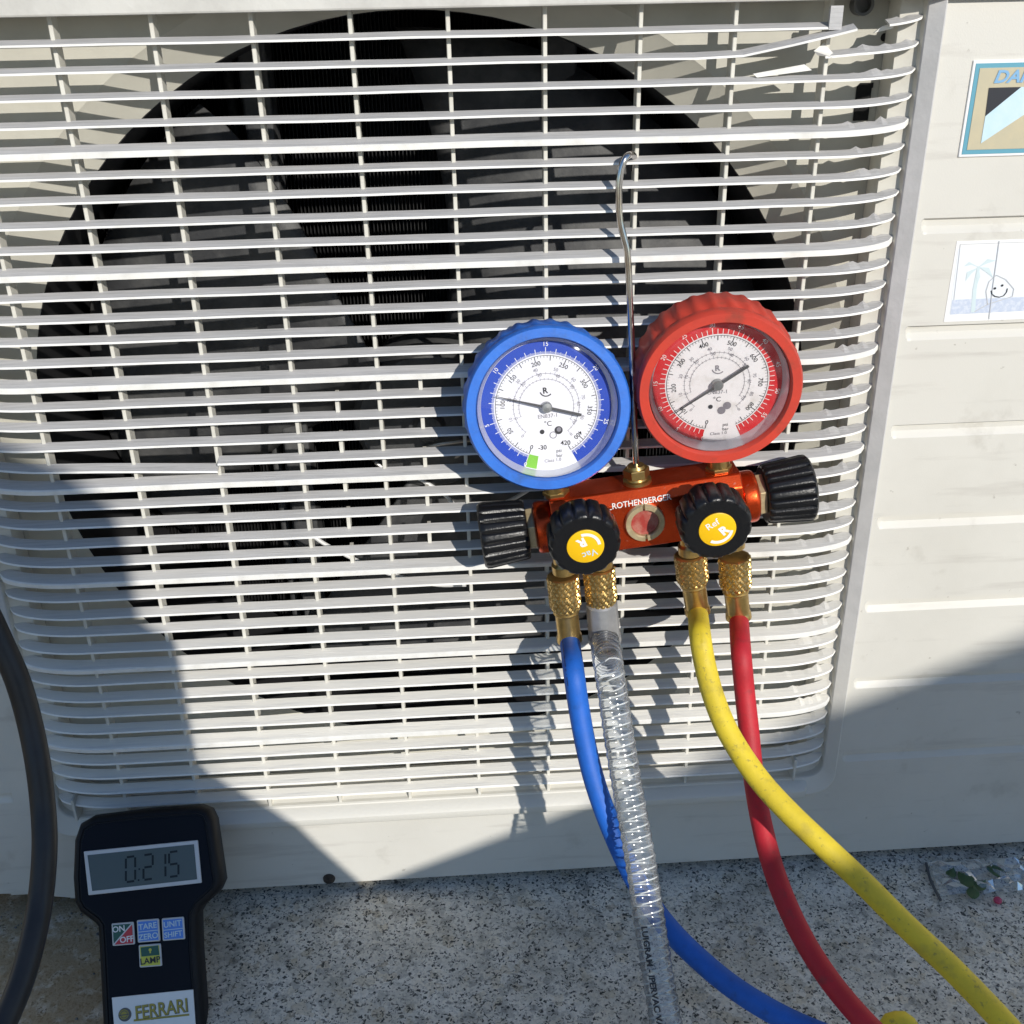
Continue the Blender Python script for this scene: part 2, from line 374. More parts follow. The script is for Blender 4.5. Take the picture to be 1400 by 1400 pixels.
def sheet(x0, x1, z0, z1, xs, zs, fy):             # height field facing the viewer
    xs = sorted(set([x0, x1] + [x for x in xs if x0 < x < x1])); zs = sorted(set([z0, z1] + [z for z in zs if z0 < z < z1]))
    V = [(x, fy(x, z), z) for z in zs for x in xs]; n = len(xs)
    return V, [(k*n+i, k*n+i+1, (k+1)*n+i+1, (k+1)*n+i) for k in range(len(zs)-1) for i in range(n-1)]
GRV = [.5399+.0703*2, .5399+.0703, .5399, .4697, .3993, .3285, .2577, .188, .1157]
GRV = [z for z in GRV if not .58 < z < .64]
def groove(x, z):
    y = PY
    for g0 in GRV:
        dz = z-g0; e = min(max((x-.2395)/.006, 0), 1); e = math.sqrt(1-(1-e)**2)
        if -.0072*e-.0004 < dz < .0028*e+.0004 and e > 0:
            d = .0034*e
            if dz > .0014: k = 1-(dz-.0014)/.0014
            elif dz > -.0026: k = 1
            else: k = 1-(-.0026-dz)/.0046
            y = PY + d*max(0, min(1, k))
    # the sheet bends away at the far right and lower left corner
    return y
p = MB()
zs = []
for g0 in GRV: zs += [g0+d for d in (.0034, .0028, .0021, .0014, -.0003, -.0015, -.0026, -.0042, -.0058, -.0072, -.0078)]
xs = [.2385+.0004*i for i in range(22)] + [.30, .40]
p.add(*sheet(OX1-.004, .52, .0106, .79, xs, zs, groove))
p.add(*sheet(OX0+.004, OX1-.004, .0106, OZ0+.004, [], [], lambda x, z: PY))
p.add(*sheet(OX0+.004, OX1-.004, OZ1-.004, .79, [], [], lambda x, z: PY))
# left strip with a rounded lower corner and rounded edge
XL = -.56
LG0 = at(17, 1089, PY)
def leftside(x, z):
    r = .03; e = min(max(0, (XL+r-x)/r), 1); y = PY + r*(1-math.sqrt(max(0, 1-e*e)))
    e = min(max((LG0.x-x)/.006, 0), 1); e = math.sqrt(1-(1-e)**2); dz = z-LG0.z-.0015*(1-e)
    if e > 0 and -.0066 < dz < .0032:
        k = 1-(dz-.0008)/.002 if dz > .0008 else 1 if dz > -.0015 else 1-(-.0015-dz)/.0047
        y += .0026*e*max(0, min(1, k))
    return y
V, Fc = sheet(XL, OX0+.004, .0106, .79, [XL+.0022*i for i in range(1, 15)] + [LG0.x-.012+.0006*i for i in range(26)], [.0106+.003*i for i in range(1, 10)] + [LG0.z+d for d in (.0032, .0018, .0008, -.0003, -.0015, -.003, -.0045, -.0062, -.0068)], leftside)
V = [(x, y, max(z, .0106+.014*min(1, max(0, (-.388-x)/.062))**1.3)) for x, y, z in V]
p.add(V, Fc)
# folded bottom edge, sides, roof and back
p.add([(OX0, PY, .0106), (.52, PY, .0106), (.52, .02, .0096), (OX0, .02, .0096)], [(0, 3, 2, 1)])
p.box((XL, .034, .02), (XL+.003, .32, .79)); p.box((.517, PY+.001, .0106), (.52, .32, .79)); p.box((XL, .012, .79), (.52, .32, .793))
p.box((-.447, .01, .012), (.517, .32, .016))
fp = p.build('front_panel', M['paint'], unit, smooth=True, angle=35)
b = MB(); b.box((-.447, .21, .016), (.517, .215, .79)); b.box((-.43, .05, .016), (-.425, .21, .79)); b.box((.30, .05, .016), (.305, .21, .79)); b.box((-.425, .05, .785), (.30, .21, .789))
b.box((-.425, .06, .017), (.30, .21, .020))
b.build('inner_casing', M['black'], unit)
c = MB()
for i in range(240):
    x = -.40+.7*i/240; c.box((x, .19, .03), (x+.0006, .205, .78))
o = c.build('coil_fins', M['coil'], unit); o['kind'] = 'stuff'
c = MB()
for x in (-.215, -.205): c.tube([Vector((x, .175, .03)), Vector((x, .175, .78))], .004, 10)
c.build('pipe', M['blade'], unit, smooth=True)

def rrect(x0, x1, z0, z1, r, y, n=6):
    out = []
    for cx_, cz_, a0 in ((x1-r, z1-r, 0), (x0+r, z1-r, 90), (x0+r, z0+r, 180), (x1-r, z0+r, 270)):
        for i in range(n+1):
            a = rad(a0+90*i/n); out.append((cx_+r*cos(a), y, cz_+r*sin(a)))
    return out
fr = MB()
fr.rings([rrect(OX0, OX1, OZ0, OZ1, .019, PY+.003), rrect(OX0, OX1, OZ0, OZ1, .019, .0004), rrect(OX0+.001, OX1-.001, OZ0+.001, OZ1-.001, .0185, -.0002),
          rrect(GX0-.0006, GX1+.0006, GZ0-.0006, GZ1+.0006, .0135, .0050), rrect(GX0, GX1, GZ0, GZ1, .013, .0062)], 0, True, False, False)
fr.rings([rrect(GX0, GX1, GZ0, GZ1, .013, .0062), rrect(GX0+.0004, GX1-.0004, GZ0+.0004, GZ1-.0004, .013, .0112), rrect(GX0+.004, GX1-.004, GZ0+.004, GZ1-.004, .012, .0128), rrect(GX0+.0125, GX1-.0125, GZ0+.0125, GZ1-.0125, .012, .0145), rrect(GX0+.0132, GX1-.0132, GZ0+.0132, GZ1-.0132, .012, .016), rrect(GX0+.0135, GX1-.0135, GZ0+.0135, GZ1-.0135, .012, .0305)], 1, True, False, False)
# lower rail: a proud rounded lip
prof = [(PY+.002, OZ0), (-.0035, OZ0+.0004), (-.0046, OZ0+.0022), (-.0046, OZ0+.0072), (-.003, OZ0+.0092), (.004, OZ0+.0125), (.026, OZ0+.022), (.030, OZ0+.021)]
R = []
for x, s in ((OX0+.0225, .0), (OX0+.025, .75), (OX0+.03, 1), (OX1-.03, 1), (OX1-.025, .75), (OX1-.0225, 0)):
    R.append([(x, y if y > 0 else y*s+.0002, OZ0+.0001+(z-OZ0)*(.9+.1*s)) for y, z in prof])
fr.rings(R, 0, True, True, True)
fr.build('grille_frame', [M['flange'], M['wall']], unit, smooth=True, angle=30)
f = MB()
f.box((GX0-.012, -.0035, ZT+.001), (.34, .002, .78)); f.box((GX0, .002, ZT+.0012), (GX1, .029, ZT+.006))
f.build('top_rail', M['fascia'], unit, bevel=.0012)

def oend(x):
    o = 0
    for e, d in ((GX1, 1), (GX0, -1)):
        s = 1-(e-x)*d/.052
        if s > 0: o += .0105*(1-math.sqrt(max(0, 1-min(s, 1)**2)))
    return o
PROF = [(-.0006, .0000, 1), (.0000, .0012, 0), (.0022, .0019, 0), (.0078, .0037, 2), (.0082, .0026, 2), (.0010, .0002, 2)]
PROFT = [(-.0012, -.0022, 1), (-.0012, .0006, 1), (-.0002, .0014, 0), (.0022, .0023, 0), (.0078, .0046, 2), (.0082, .0033, 2), (.0014, .0002, 2), (.0010, -.0024, 2)]
def slat(mb, x0, x1, thick, seed, dz=None, dy=None):
    rnd = random.Random(seed); pr = PROFT if thick else PROF
    xs = [x0]; x = x0
    while x < x1-.004:
        x += .0035 if (x > GX1-.06 or x < GX0+.056) else .028
        xs.append(min(x, x1))
    if xs[-1] < x1: xs.append(x1)
    n = len(pr); b = len(mb.v)
    ph = rnd.random()*6
    for x in xs:
        o = oend(x); nick = 0
        if x > GX1-.045 and x < GX1-.004 and rnd.random() < .5: nick = rnd.uniform(-.0008, .0016)*rnd.choice((0, 0, 1, 1, 1.6))
        wob = .00012*sin(x*31+ph) + .00008*sin(x*77+ph*2)
        for k, (y, z, m_) in enumerate(pr):
            nk = nick if pr[k][2] == 2 and k == [i for i, q in enumerate(pr) if q[2] == 2][0] else 0
            mb.v.append(Vector((x, y+o+(dy(x) if dy else 0), z+.55*o+wob+nk+(dz(x) if dz else 0))))
    for s in range(len(xs)-1):
        for k in range(n):
            j = (k+1) % n; mb.f.append([b+s*n+k, b+s*n+j, b+(s+1)*n+j, b+(s+1)*n+k][::-1]); mb.m.append(pr[k][2])
    mb.f.append([b+k for k in range(n)]); mb.m.append(2); mb.f.append([b+(len(xs)-1)*n+k for k in range(n)][::-1]); mb.m.append(2)
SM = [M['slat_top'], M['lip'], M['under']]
protos = {}
def placed(mb, n, thick=False):
    for q in mb.v: q.z += ZT-n*PZ
    return mb.build('slat', SM, unit)
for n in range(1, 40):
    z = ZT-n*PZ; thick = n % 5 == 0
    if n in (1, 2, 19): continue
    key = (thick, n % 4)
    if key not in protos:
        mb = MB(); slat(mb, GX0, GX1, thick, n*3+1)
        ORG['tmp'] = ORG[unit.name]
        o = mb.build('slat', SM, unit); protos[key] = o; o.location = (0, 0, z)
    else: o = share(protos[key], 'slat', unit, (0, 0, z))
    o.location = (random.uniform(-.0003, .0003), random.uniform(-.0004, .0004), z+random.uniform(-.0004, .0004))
    o.rotation_euler = (0, random.uniform(-.0006, .0006), 0)
xb = at(1150, 38, 0).x; xb2 = at(1013, 70, 0).x; xb3 = at(1130, 62, 0).x; xb4 = at(1219, 25, 0).x; xc = at(297, 640, 0).x
mb = MB(); slat(mb, GX0, xb, False, 5); mb.box((xb-.0075, -.0008, -.0002), (xb, .0015, .0125)); placed(mb, 1)['label'] = 'top slat snapped off short with a square tab left at its end'
mb = MB(); slat(mb, xb4, GX1, False, 6); placed(mb, 1)
mb = MB(); slat(mb, GX0, xb2+.066, False, 7, lambda x: .0135*max(0, (x-xb2+.004)/.07)**1.15, lambda x: -.006*max(0, (x-xb2)/.07)); placed(mb, 2)['label'] = 'broken slat with its free end bent upward'
mb = MB(); slat(mb, xb3, GX1, False, 8, lambda x: -.0012*max(0, (xb3+.02-x)/.02)); 
mb.add([(xb3-.007, .001, .003), (xb3+.004, -.0008, -.0006), (xb3+.006, .003, .001), (xb3+.001, .008, .007), (xb3-.004, .002, .0005)], [(0, 1, 2), (0, 2, 3), (0, 4, 1)], 1)
placed(mb, 2)['label'] = 'short torn stump of a broken slat'
mb = MB(); slat(mb, GX0, xc, False, 9, lambda x: -.0055*max(0, (x-xc+.14)/.14)**1.3); placed(mb, 19)['label'] = 'cracked slat sagging at the crack'
mb = MB(); slat(mb, xc+.0006, GX1, False, 10); placed(mb, 19)
sh = MB(); q = [at(1195, 45, .01), at(1206, 36, .01), at(1223, 31, .012), at(1221, 39, .012)]
sh.rings([q, [v+Vector((0, .0015, 0)) for v in q]]); sh.build('shard', M['lip'], unit)
sh = MB(); q = [at(1030, 101, .004), at(1100, 88, .004), at(1110, 96, .004), at(1035, 106, .004)]
sh.rings([q, [v+Vector((0, .0015, 0)) for v in q]]); sh.build('shard', M['lip'], unit)

r = MB(); r.box((-.00125, .0062, GZ0-.001), (.00125, .017, .735)); rb = r.build('rib', M['rib'], unit, bevel=.0004, seg=1)
rb.location = (SX*-6, 0, 0)
for i in range(-5, 4): share(rb, 'rib', unit, (SX*i, 0, 0)).modifiers.new('bevel', 'BEVEL').width = .0004
r = MB(); r.box((-.00125, .0062, .0), (.00125, .014, .0144)); r2 = None
for x, gaps in ((-2.5, (16, 18, 20, 22, 24)), (-1.5, (15, 17, 19, 21, 23))):
    for gp in gaps:
        if r2 is None: r2 = r.build('short_rib', M['rib'], unit); r2.location = (SX*x, 0, ZT-(gp+1)*PZ+.002)
        else: share(r2, 'short_rib', unit, (SX*x, 0, ZT-(gp+1)*PZ+.002))

# inner shroud with the flared fan opening
s = MB(); N = 96
def edge(a):                                       # point of the rectangular border in direction a
    c_, s_ = cos(a), sin(a); hx0, hx1, hz0, hz1 = CXF-(GX0-.004), (GX1+.004)-CXF, CZF-.085, .74-CZF
    t = min((hx1 if c_ > 0 else hx0)/max(abs(c_), 1e-6), (hz1 if s_ > 0 else hz0)/max(abs(s_), 1e-6)); return (CXF+c_*t, CZF+s_*t)
rr = []
A = [2*pi*i/N for i in range(N)]
cor = [math.atan2(zz-CZF, xx-CXF) % (2*pi) for xx in (GX0-.004, GX1+.004) for zz in (.085, .74)]
A = sorted(A+cor); N2 = len(A)
rr.append([(edge(a)[0], .031, edge(a)[1]) for a in A])
for R_, y in ((RF+.026, .031), (RF+.024, .0325), (RF+.006, .044), (RF, .047)):
    rr.append([(CXF+R_*cos(a), y, CZF+R_*sin(a)) if (abs(edge(a)[0]-CXF)**2+abs(edge(a)[1]-CZF)**2)**.5 > R_ else (edge(a)[0], y, edge(a)[1]) for a in A])
s.rings(rr, 0, True, False, False)
o = s.build('fan_shroud', M['inner'], unit, smooth=True, angle=25)
s = MB(); s.rings([[(CXF+R_*cos(2*pi*i/96), y, CZF+R_*sin(2*pi*i/96)) for i in range(96)] for R_, y in ((RF+.002, .0472), (RF-.0005, .0476), (RF-.0005, .17), (RF+.02, .172))], 0, True, False, False)
s.build('fan_duct', M['black'], unit, smooth=True, angle=25)
s = MB()
q = at(1175, 6, .031); s.lathe([(.0062, .0), (.0062, .008), (.0045, .008), (.0042, .004)], 24, Matrix.Translation(q) @ Matrix.Rotation(pi/2, 4, 'X'))
s.build('screw_boss', M['ironwork'], unit, smooth=True)
s = MB(); q = at(1209, 51, .031); s.lathe([(.0024, .0005), (.0024, -.0005)], 16, Matrix.Translation(q) @ Matrix.Rotation(pi/2, 4, 'X'))
s.build('screw_hole', M['hole'], unit)
s = MB(); q0 = at(1166, 165, .0305); q1 = at(1192, 113, .0305); s.rings([[(x, y, z) for x, z in ((q0.x, q0.z), (q0.x+.0095, q0.z), (q0.x+.0095, q1.z-.003), (q1.x+.001, q1.z-.003), (q1.x+.001, q1.z), (q0.x+.002, q1.z), (q0.x, q1.z-.002))] for y in (.0308, .0300)])
s.build('slot', M['hole'], unit)
for px, py in ((1085, 1045), (100, 1090)):
    s = MB(); q = at(px, py, .004); s.box((q.x-.001, .000, GZ0+.001), (q.x+.001, .022, GZ0+.022)); s.build('support_fin', M['rib'], unit, bevel=.0004)
s = MB(); q = at(450, 1201, PY); Mx = Matrix.Translation(q) @ Matrix.Rotation(pi/2, 4, 'X')
s.lathe([(.0052, -.0003), (.0048, .0014), (.002, .0020)], 20, Mx); s.box((-.0032, -.0004, .0019), (.0032, .0004, .0023), Mx); s.box((-.0004, -.0032, .0019), (.0004, .0032, .00232), Mx)
s.build('screw', M['screw'], unit, smooth=True)

# fan
h = MB(); Mh = Matrix.Translation((CXF, .055, CZF)) @ Matrix.Rotation(pi/2, 4, 'X')
h.lathe([(.052, -.07), (.055, -.01), (.050, .0), (.035, .006), (.012, .008), (.009, .014), (.0, .015)], 40, Mh)
hub = h.build('fan_hub', M['blade'], unit, smooth=True)
for a0 in (160, 40, 280):
    bl = MB(); nr, na = 10, 14; top = []
    for i in range(nr+1):
        t = i/nr; r_ = .05+t*(.208)
        sw = 32+22*t
        for k in range(na+1):
            u = k/na-.5; a = rad(a0+8*t*t)+u*rad(sw*2.0*(1-.18*t*t*(abs(u)*2)**2))
            y = .084+.075*u*(1.0-.2*t)+.012*(u*2)**2+.045*t
            top.append(Vector((CXF+r_*cos(a), y, CZF+r_*sin(a))))
    n0 = len(top); m_ = na+1
    fs = [(i*m_+k, i*m_+k+1, (i+1)*m_+k+1, (i+1)*m_+k) for i in range(nr) for k in range(na)]
    bl.add(top, fs); o = bl.build('fan_blade', M['blade'], hub, smooth=True, angle=60)
    so_ = o.modifiers.new('solid', 'SOLIDIFY'); so_.thickness = .003
s = MB()
s.box((CXF+.09, .135, .10), (CXF+.115, .165, .74)); s.box((CXF-.12, .135, .05), (CXF-.10, .165, .74))
s.build('motor_bracket', M['blade'], unit, bevel=.002)
for k in range(5):
    wv = MB(); P0 = [Vector((CXF-.09+.03*k+random.uniform(-.02, .02), .048+random.uniform(-.004, .006), CZF+.02*k-.06+random.uniform(-.03, .03)))]
    for j in range(4): P0.append(P0[-1]+Vector((random.uniform(.01, .04), random.uniform(-.006, .006), random.uniform(-.02, .02))))
    wv.tube(spline(P0, 6), .0016, 8); wv.build('wire', M['steel'] if k % 2 else M['lcdframe'], unit, smooth=True)

# badge
def plate(px, Y):  # local frame on the casing: x right, y up, z towards the viewer
    q = at(*px, Y); return Matrix.Translation(q) @ Matrix(((1, 0, 0, 0), (0, 0, -1, 0), (0, 1, 0, 0), (0, 0, 0, 1)))
def loc2(px, Mx, Y): q = Mx.inverted() @ at(*px, Y); return (q.x, q.y)
Mb = plate((1309, 215), PY); bw, bh = .12, .0555
s = MB(); s.prism([(0, 0), (bw, 0), (bw, bh), (0, bh)], Mb, -.0005, .0012); bd = s.build('badge', M['paper'], unit, bevel=.0006)
s = MB(); s.prism([(.0018, .0018), (bw-.0018, .0018), (bw-.0018, bh-.0018), (.0018, bh-.0018)], Mb, .0012, .0015)
s.build('border', M['badgeblue'], bd)
s = MB(); s.prism([(.0044, .0044), (bw-.0044, .0044), (bw-.0044, bh-.0044), (.0044, bh-.0044)], Mb, .0015, .0018); s.build('field', M['badge'], bd)
s = MB()
T0 = loc2((1352, 120), Mb, PY-.002); T1 = loc2((1396, 120), Mb, PY-.002); T2 = loc2((1347, 159), Mb, PY-.002)
ss = T1[0]-T0[0]
s.add([Mb @ Vector((T0[0], T0[1], .0021)), Mb @ Vector((T2[0], T2[1], .0021)), Mb @ Vector((T1[0], T0[1], .0021))], [(0, 1, 2)], 0)
B0 = loc2((1341, 196), Mb, PY-.002)
s.add([Mb @ Vector((T2[0], T2[1], .0021)), Mb @ Vector((B0[0], B0[1], .0021)), Mb @ Vector((B0[0]+.048, T0[1], .0021)), Mb @ Vector((T1[0], T0[1], .0021))], [(0, 1, 2, 3)], 1)
d0 = loc2((1353, 106), Mb, PY-.002)
text(s, 'DAIKIN', Mb, .0098, d0[0]+.0215, d0[1], 0, .0022, 2, .03, .25, 1.15)
s.build('emblem', [M['badgeblack'], M['badgelight'], M['badgetext']], bd)

# holiday sticker
Ms = plate((1290, 440), PY); pw, ph = .075, .0530
s = MB(); s.prism([(0, 0), (pw, 0), (pw, ph), (0, ph)], Ms, 0, .0003); st = s.build('sticker', M['paper'], unit)
s = MB()
def L2(px): return loc2(px, Ms, PY-.0004)
def poly(pts, z, mi): s.add([Ms @ Vector((*L2(q), z)) for q in pts], [list(range(len(pts)))], mi)
poly([(1298, 430), (1420, 424), (1420, 336), (1310, 340)], .0004, 0)
poly([(1299, 430), (1420, 424), (1420, 405), (1302, 410)], .0005, 1)
poly([(1327, 427), (1333, 427), (1335, 395), (1340, 364), (1336, 364), (1330, 395)], .0006, 2)
_k = 0
for fr_ in ([(1338, 365), (1325, 358), (1318, 364), (1328, 362)], [(1338, 365), (1322, 372), (1320, 384), (1328, 374)], [(1338, 365), (1350, 354), (1362, 356), (1350, 360)],
            [(1338, 365), (1352, 366), (1358, 380), (1348, 372)], [(1338, 366), (1334, 376), (1336, 388), (1340, 378)]): _k = _k+1; poly(fr_, .00055+.00002*_k, 2)
def strokes(pts, wd, mi, z=.0007):
    for a, b_ in zip(pts, pts[1:]): quad(s, Ms, *L2(a), *L2(b_), wd, z, mi)
strokes([(1348, 398), (1352, 385), (1362, 376), (1375, 382), (1386, 395), (1384, 405), (1350, 416), (1332, 426)], .0006, 3)
strokes([(1348, 398), (1350, 416)], .0006, 3)
strokes([(1366, 329), (1356, 400), (1352, 436)], .0005, 3, .0009)
strokes([(1313, 334), (1420, 330)], .0003, 3); strokes([(1304, 410), (1313, 334)], .0003, 3)
disc(s, Ms, .0008, *L2((1360, 394)), .0009, 4, 12); disc(s, Ms, .0008, *L2((1370, 390)), .0009, 4, 12)
strokes([(1355, 397), (1356, 402), (1360, 405), (1366, 406), (1372, 404), (1376, 399), (1377, 394)], .0006, 4, .0009)
s.build('picture', [M['palesky'], M['paleblue'], M['palegreen'], M['palegrey'], M['inkblack']], st)

# ---------------------------------------------------------------- pressure manifold
YB = -.0265
PA, PB = at(683, 729, YB), at(1081, 670, YB)
O = (PA+PB)/2
ax = (PB-PA).normalized(); ang = math.atan2(ax.z, ax.x)
man = empty('pressure_manifold', O, 'orange refrigerant manifold with blue and red gauges, hanging by its hook on the fan grille', 'gauge manifold')
ML = Matrix.Translation(O) @ Matrix.Rotation(-ang, 4, 'Y')          # local: x along block, y into the unit, z up
def loc(v): return ML.inverted() @ v
MX = ML @ Matrix.Rotation(pi/2, 4, 'Y')                             # lathe axis along +x
MN = ML @ Matrix.Rotation(pi/2, 4, 'X')                             # lathe axis towards viewer
bd_ = MB(); HB = .0185; DB = .0155
sec = [(-DB, -HB), (-DB, HB-.0035), (-DB+.006, HB+.0045), (DB, HB+.0045), (DB, -HB)]
bd_.rings([[ML @ Vector((x, y, z)) for y, z in sec] for x in (-.064, .064)])
for sg in (-1, 1):
    Mq = ML @ Matrix.Rotation(sg*pi/2, 4, 'Y')
    bd_.lathe([(.0172, .0641), (.0178, .067), (.0178, .0735), (.0165, .0752)], 40, Mq)
for xx in (-.046, .036):
    bd_.lathe([(.0165, DB-.004), (.0165, DB+.0022), (.0155, DB+.004)], 32, ML @ Matrix.Translation((xx, 0, -.001)) @ Matrix.Rotation(pi/2, 4, 'X'))
body = bd_.build('block', M['anod'], man, smooth=True, bevel=.0012, seg=2, angle=35)
s = MB()
c0 = loc(at(877, 686, O.y-DB)); text(s, 'ROTHENBERGER', MN, .0061, c0.x, c0.z, .02, DB+.00015, 0, .012, 0, .86)
for i in range(14):
    a = rad(-60+80*i/14); b2 = rad(-60+80*(i+1)/14); q = (c0.x-.0215, c0.z+.001)
    quad(s, MN, q[0]+.0045*sin(a), q[1]-.0034*cos(a), q[0]+.0045*sin(b2), q[1]-.0034*cos(b2), .0006, DB+.00015)
s.build('lettering', M['whitep'], body)
def hexa(mb, r_, h0, h1, Mq): mb.lathe([(r_*.94, h0), (r_, h0+.0006), (r_, h1-.0006), (r_*.94, h1)], 6, Mq)
def flute(n, depth):
    def fn(r_, h_, a, k, i):
        u = abs(sin(a*n/2)); return r_*(1-depth*(1-min(1, u*1.5))**1.2)
    return fn
for sg in (-1, 1):
    Mq = ML @ Matrix.Rotation(sg*pi/2, 4, 'Y')
    s = MB(); hexa(s, .0152, .0752, .0808, Mq); s.lathe([(.011, .074), (.011, .083)], 24, Mq); s.build('gland_nut', M['brass_pale'], man, bevel=.0004)
    s = MB(); N_ = 144; fl = flute(18, .10)
    fn = lambda r_, h_, a, k, i: fl(r_, h_, a, k, i) if 1 <= k <= 4 else r_
    s.lathe([(.0185, .0806), (.0200, .0815), (.0205, .084), (.0228, .108), (.0226, .1108), (.021, .1124), (.0, .1128)], N_, Mq, fn=lambda r_, h_, a, k, i: fl(r_, h_, a, k, i) if 1 <= k <= 3 else r_)
    s.build('side_knob', M['blackp'], man, smooth=True, angle=50)
# front knobs
for px, words, rt in (((800.5, 747), 'Vac', 193), ((981, 724), 'Ref', 28)):
    q = at(*px, -.083); ql = loc(q)
    Mk = Matrix.Translation(q) @ Matrix.Rotation(rad(3), 4, 'X') @ Matrix.Rotation(-ang, 4, 'Y') @ Matrix.Rotation(pi/2, 4, 'X')
    s = MB(); fl = flute(14, .085); dep = (O.y-DB)-q.y
    s.lathe([(.011, -dep-.001), (.012, -.024), (.0215, -.0235), (.0228, -.021), (.0232, -.006), (.0222, -.0018), (.0205, -.0003), (.0185, -.0004), (.0, -.0006)], 112, Mk,
            fn=lambda r_, h_, a, k, i: fl(r_, h_, a, k, i) if 2 <= k <= 5 else r_)
    kn = s.build('front_knob', M['blackp'], man, smooth=True, angle=50)
    s = MB(); s.lathe([(.0118, -.0006), (.0118, .0002), (.0112, .0005), (0, .0005)], 40, Mk); s.build('cap_label', M['yellow'], kn, smooth=True)
    s = MB(); r0 = rad(rt)
    def lab(x, y): return (x*cos(r0)-y*sin(r0), x*sin(r0)+y*cos(r0))
    x, y = lab(-.0008, .0054); text(s, words, Mk, .0066, x, y, r0, .0008, 0, .01)
    x, y = lab(.0030, -.0028) if words == 'Ref' else lab(.0012, -.0040); text(s, 'R', Mk, .0085, x, y, r0+.1, .0008, 1, .05)
    arc(s, Mk, .0078, .0098, rad(-52)-r0+(rad(52) if words == 'Vac' else 0), rad(60)-r0+(rad(40) if words == 'Vac' else 0), .0008, 1)
    s.build('lettering', [M['badgelight'] if words == 'Vac' else M['whitep'], M['whitep']], kn)
# sight glass
q = at(881, 713, O.y-DB); Mg = Matrix.Translation(q) @ Matrix.Rotation(-ang, 4, 'Y') @ Matrix.Rotation(pi/2, 4, 'X')
s = MB()
for a0 in (4, 184):
    A0, A1 = rad(a0), rad(a0+172); n = 30; R_ = []
    for i in range(n+1):
        a = A0+(A1-A0)*i/n+pi/2
        R_.append([Mg @ Vector((r_*cos(a), r_*sin(a), h_)) for r_, h_ in ((.0094, -.001), (.0094, .0030), (.0100, .0036), (.0128, .0036), (.0133, .0030), (.0133, -.001))])
    s.rings(R_)
s.lathe([(.0131, -.001), (.0131, .0004), (.0095, .0004)], 40, Mg, cap1=False)
sg_ = s.build('sight_glass_ring', M['brass_pale'], man, smooth=True)
s = MB(); s.lathe([(.0097, .0003), (.0090, .0009), (.006, .0006), (0, .0005)], 32, Mg, cap0=False); s.build('sight_glass', M['redglass'], sg_, smooth=True)
# hook
q = at(871, 655, O.y); Mh = ML @ Matrix.Translation((loc(q).x, 0, HB+.0045))
s = MB(); s.lathe([(.0095, 0), (.0095, .0022), (.007, .0024), (.0065, .004)], 24, Mh); hexa(s, .0088, .004, .0105, Mh); s.lathe([(.0062, .0105), (.0055, .0125)], 24, Mh)
s.build('hook_nut', M['brass'], man, smooth=True, angle=30)
s = MB(); top = Mh @ Vector((0, 0, .008))
P0 = [top] + [at(*p_, y) for p_, y in (((868, 600), -.0255), ((864.5, 500), -.0215), ((861.5, 420), -.018), ((858, 350), -.0145), ((853, 325), -.0135), ((847.5, 300), -.0125), ((846, 260), -.011), ((849, 232), -.010), ((855, 216), -.0085), ((862, 211), -.004), ((866, 213), .003), ((867, 219), .010), ((867, 232), .0135))]
s.tube(spline(P0, 6), .00215, 14); s.build('hook_rod', M['chrome'], man, smooth=True)

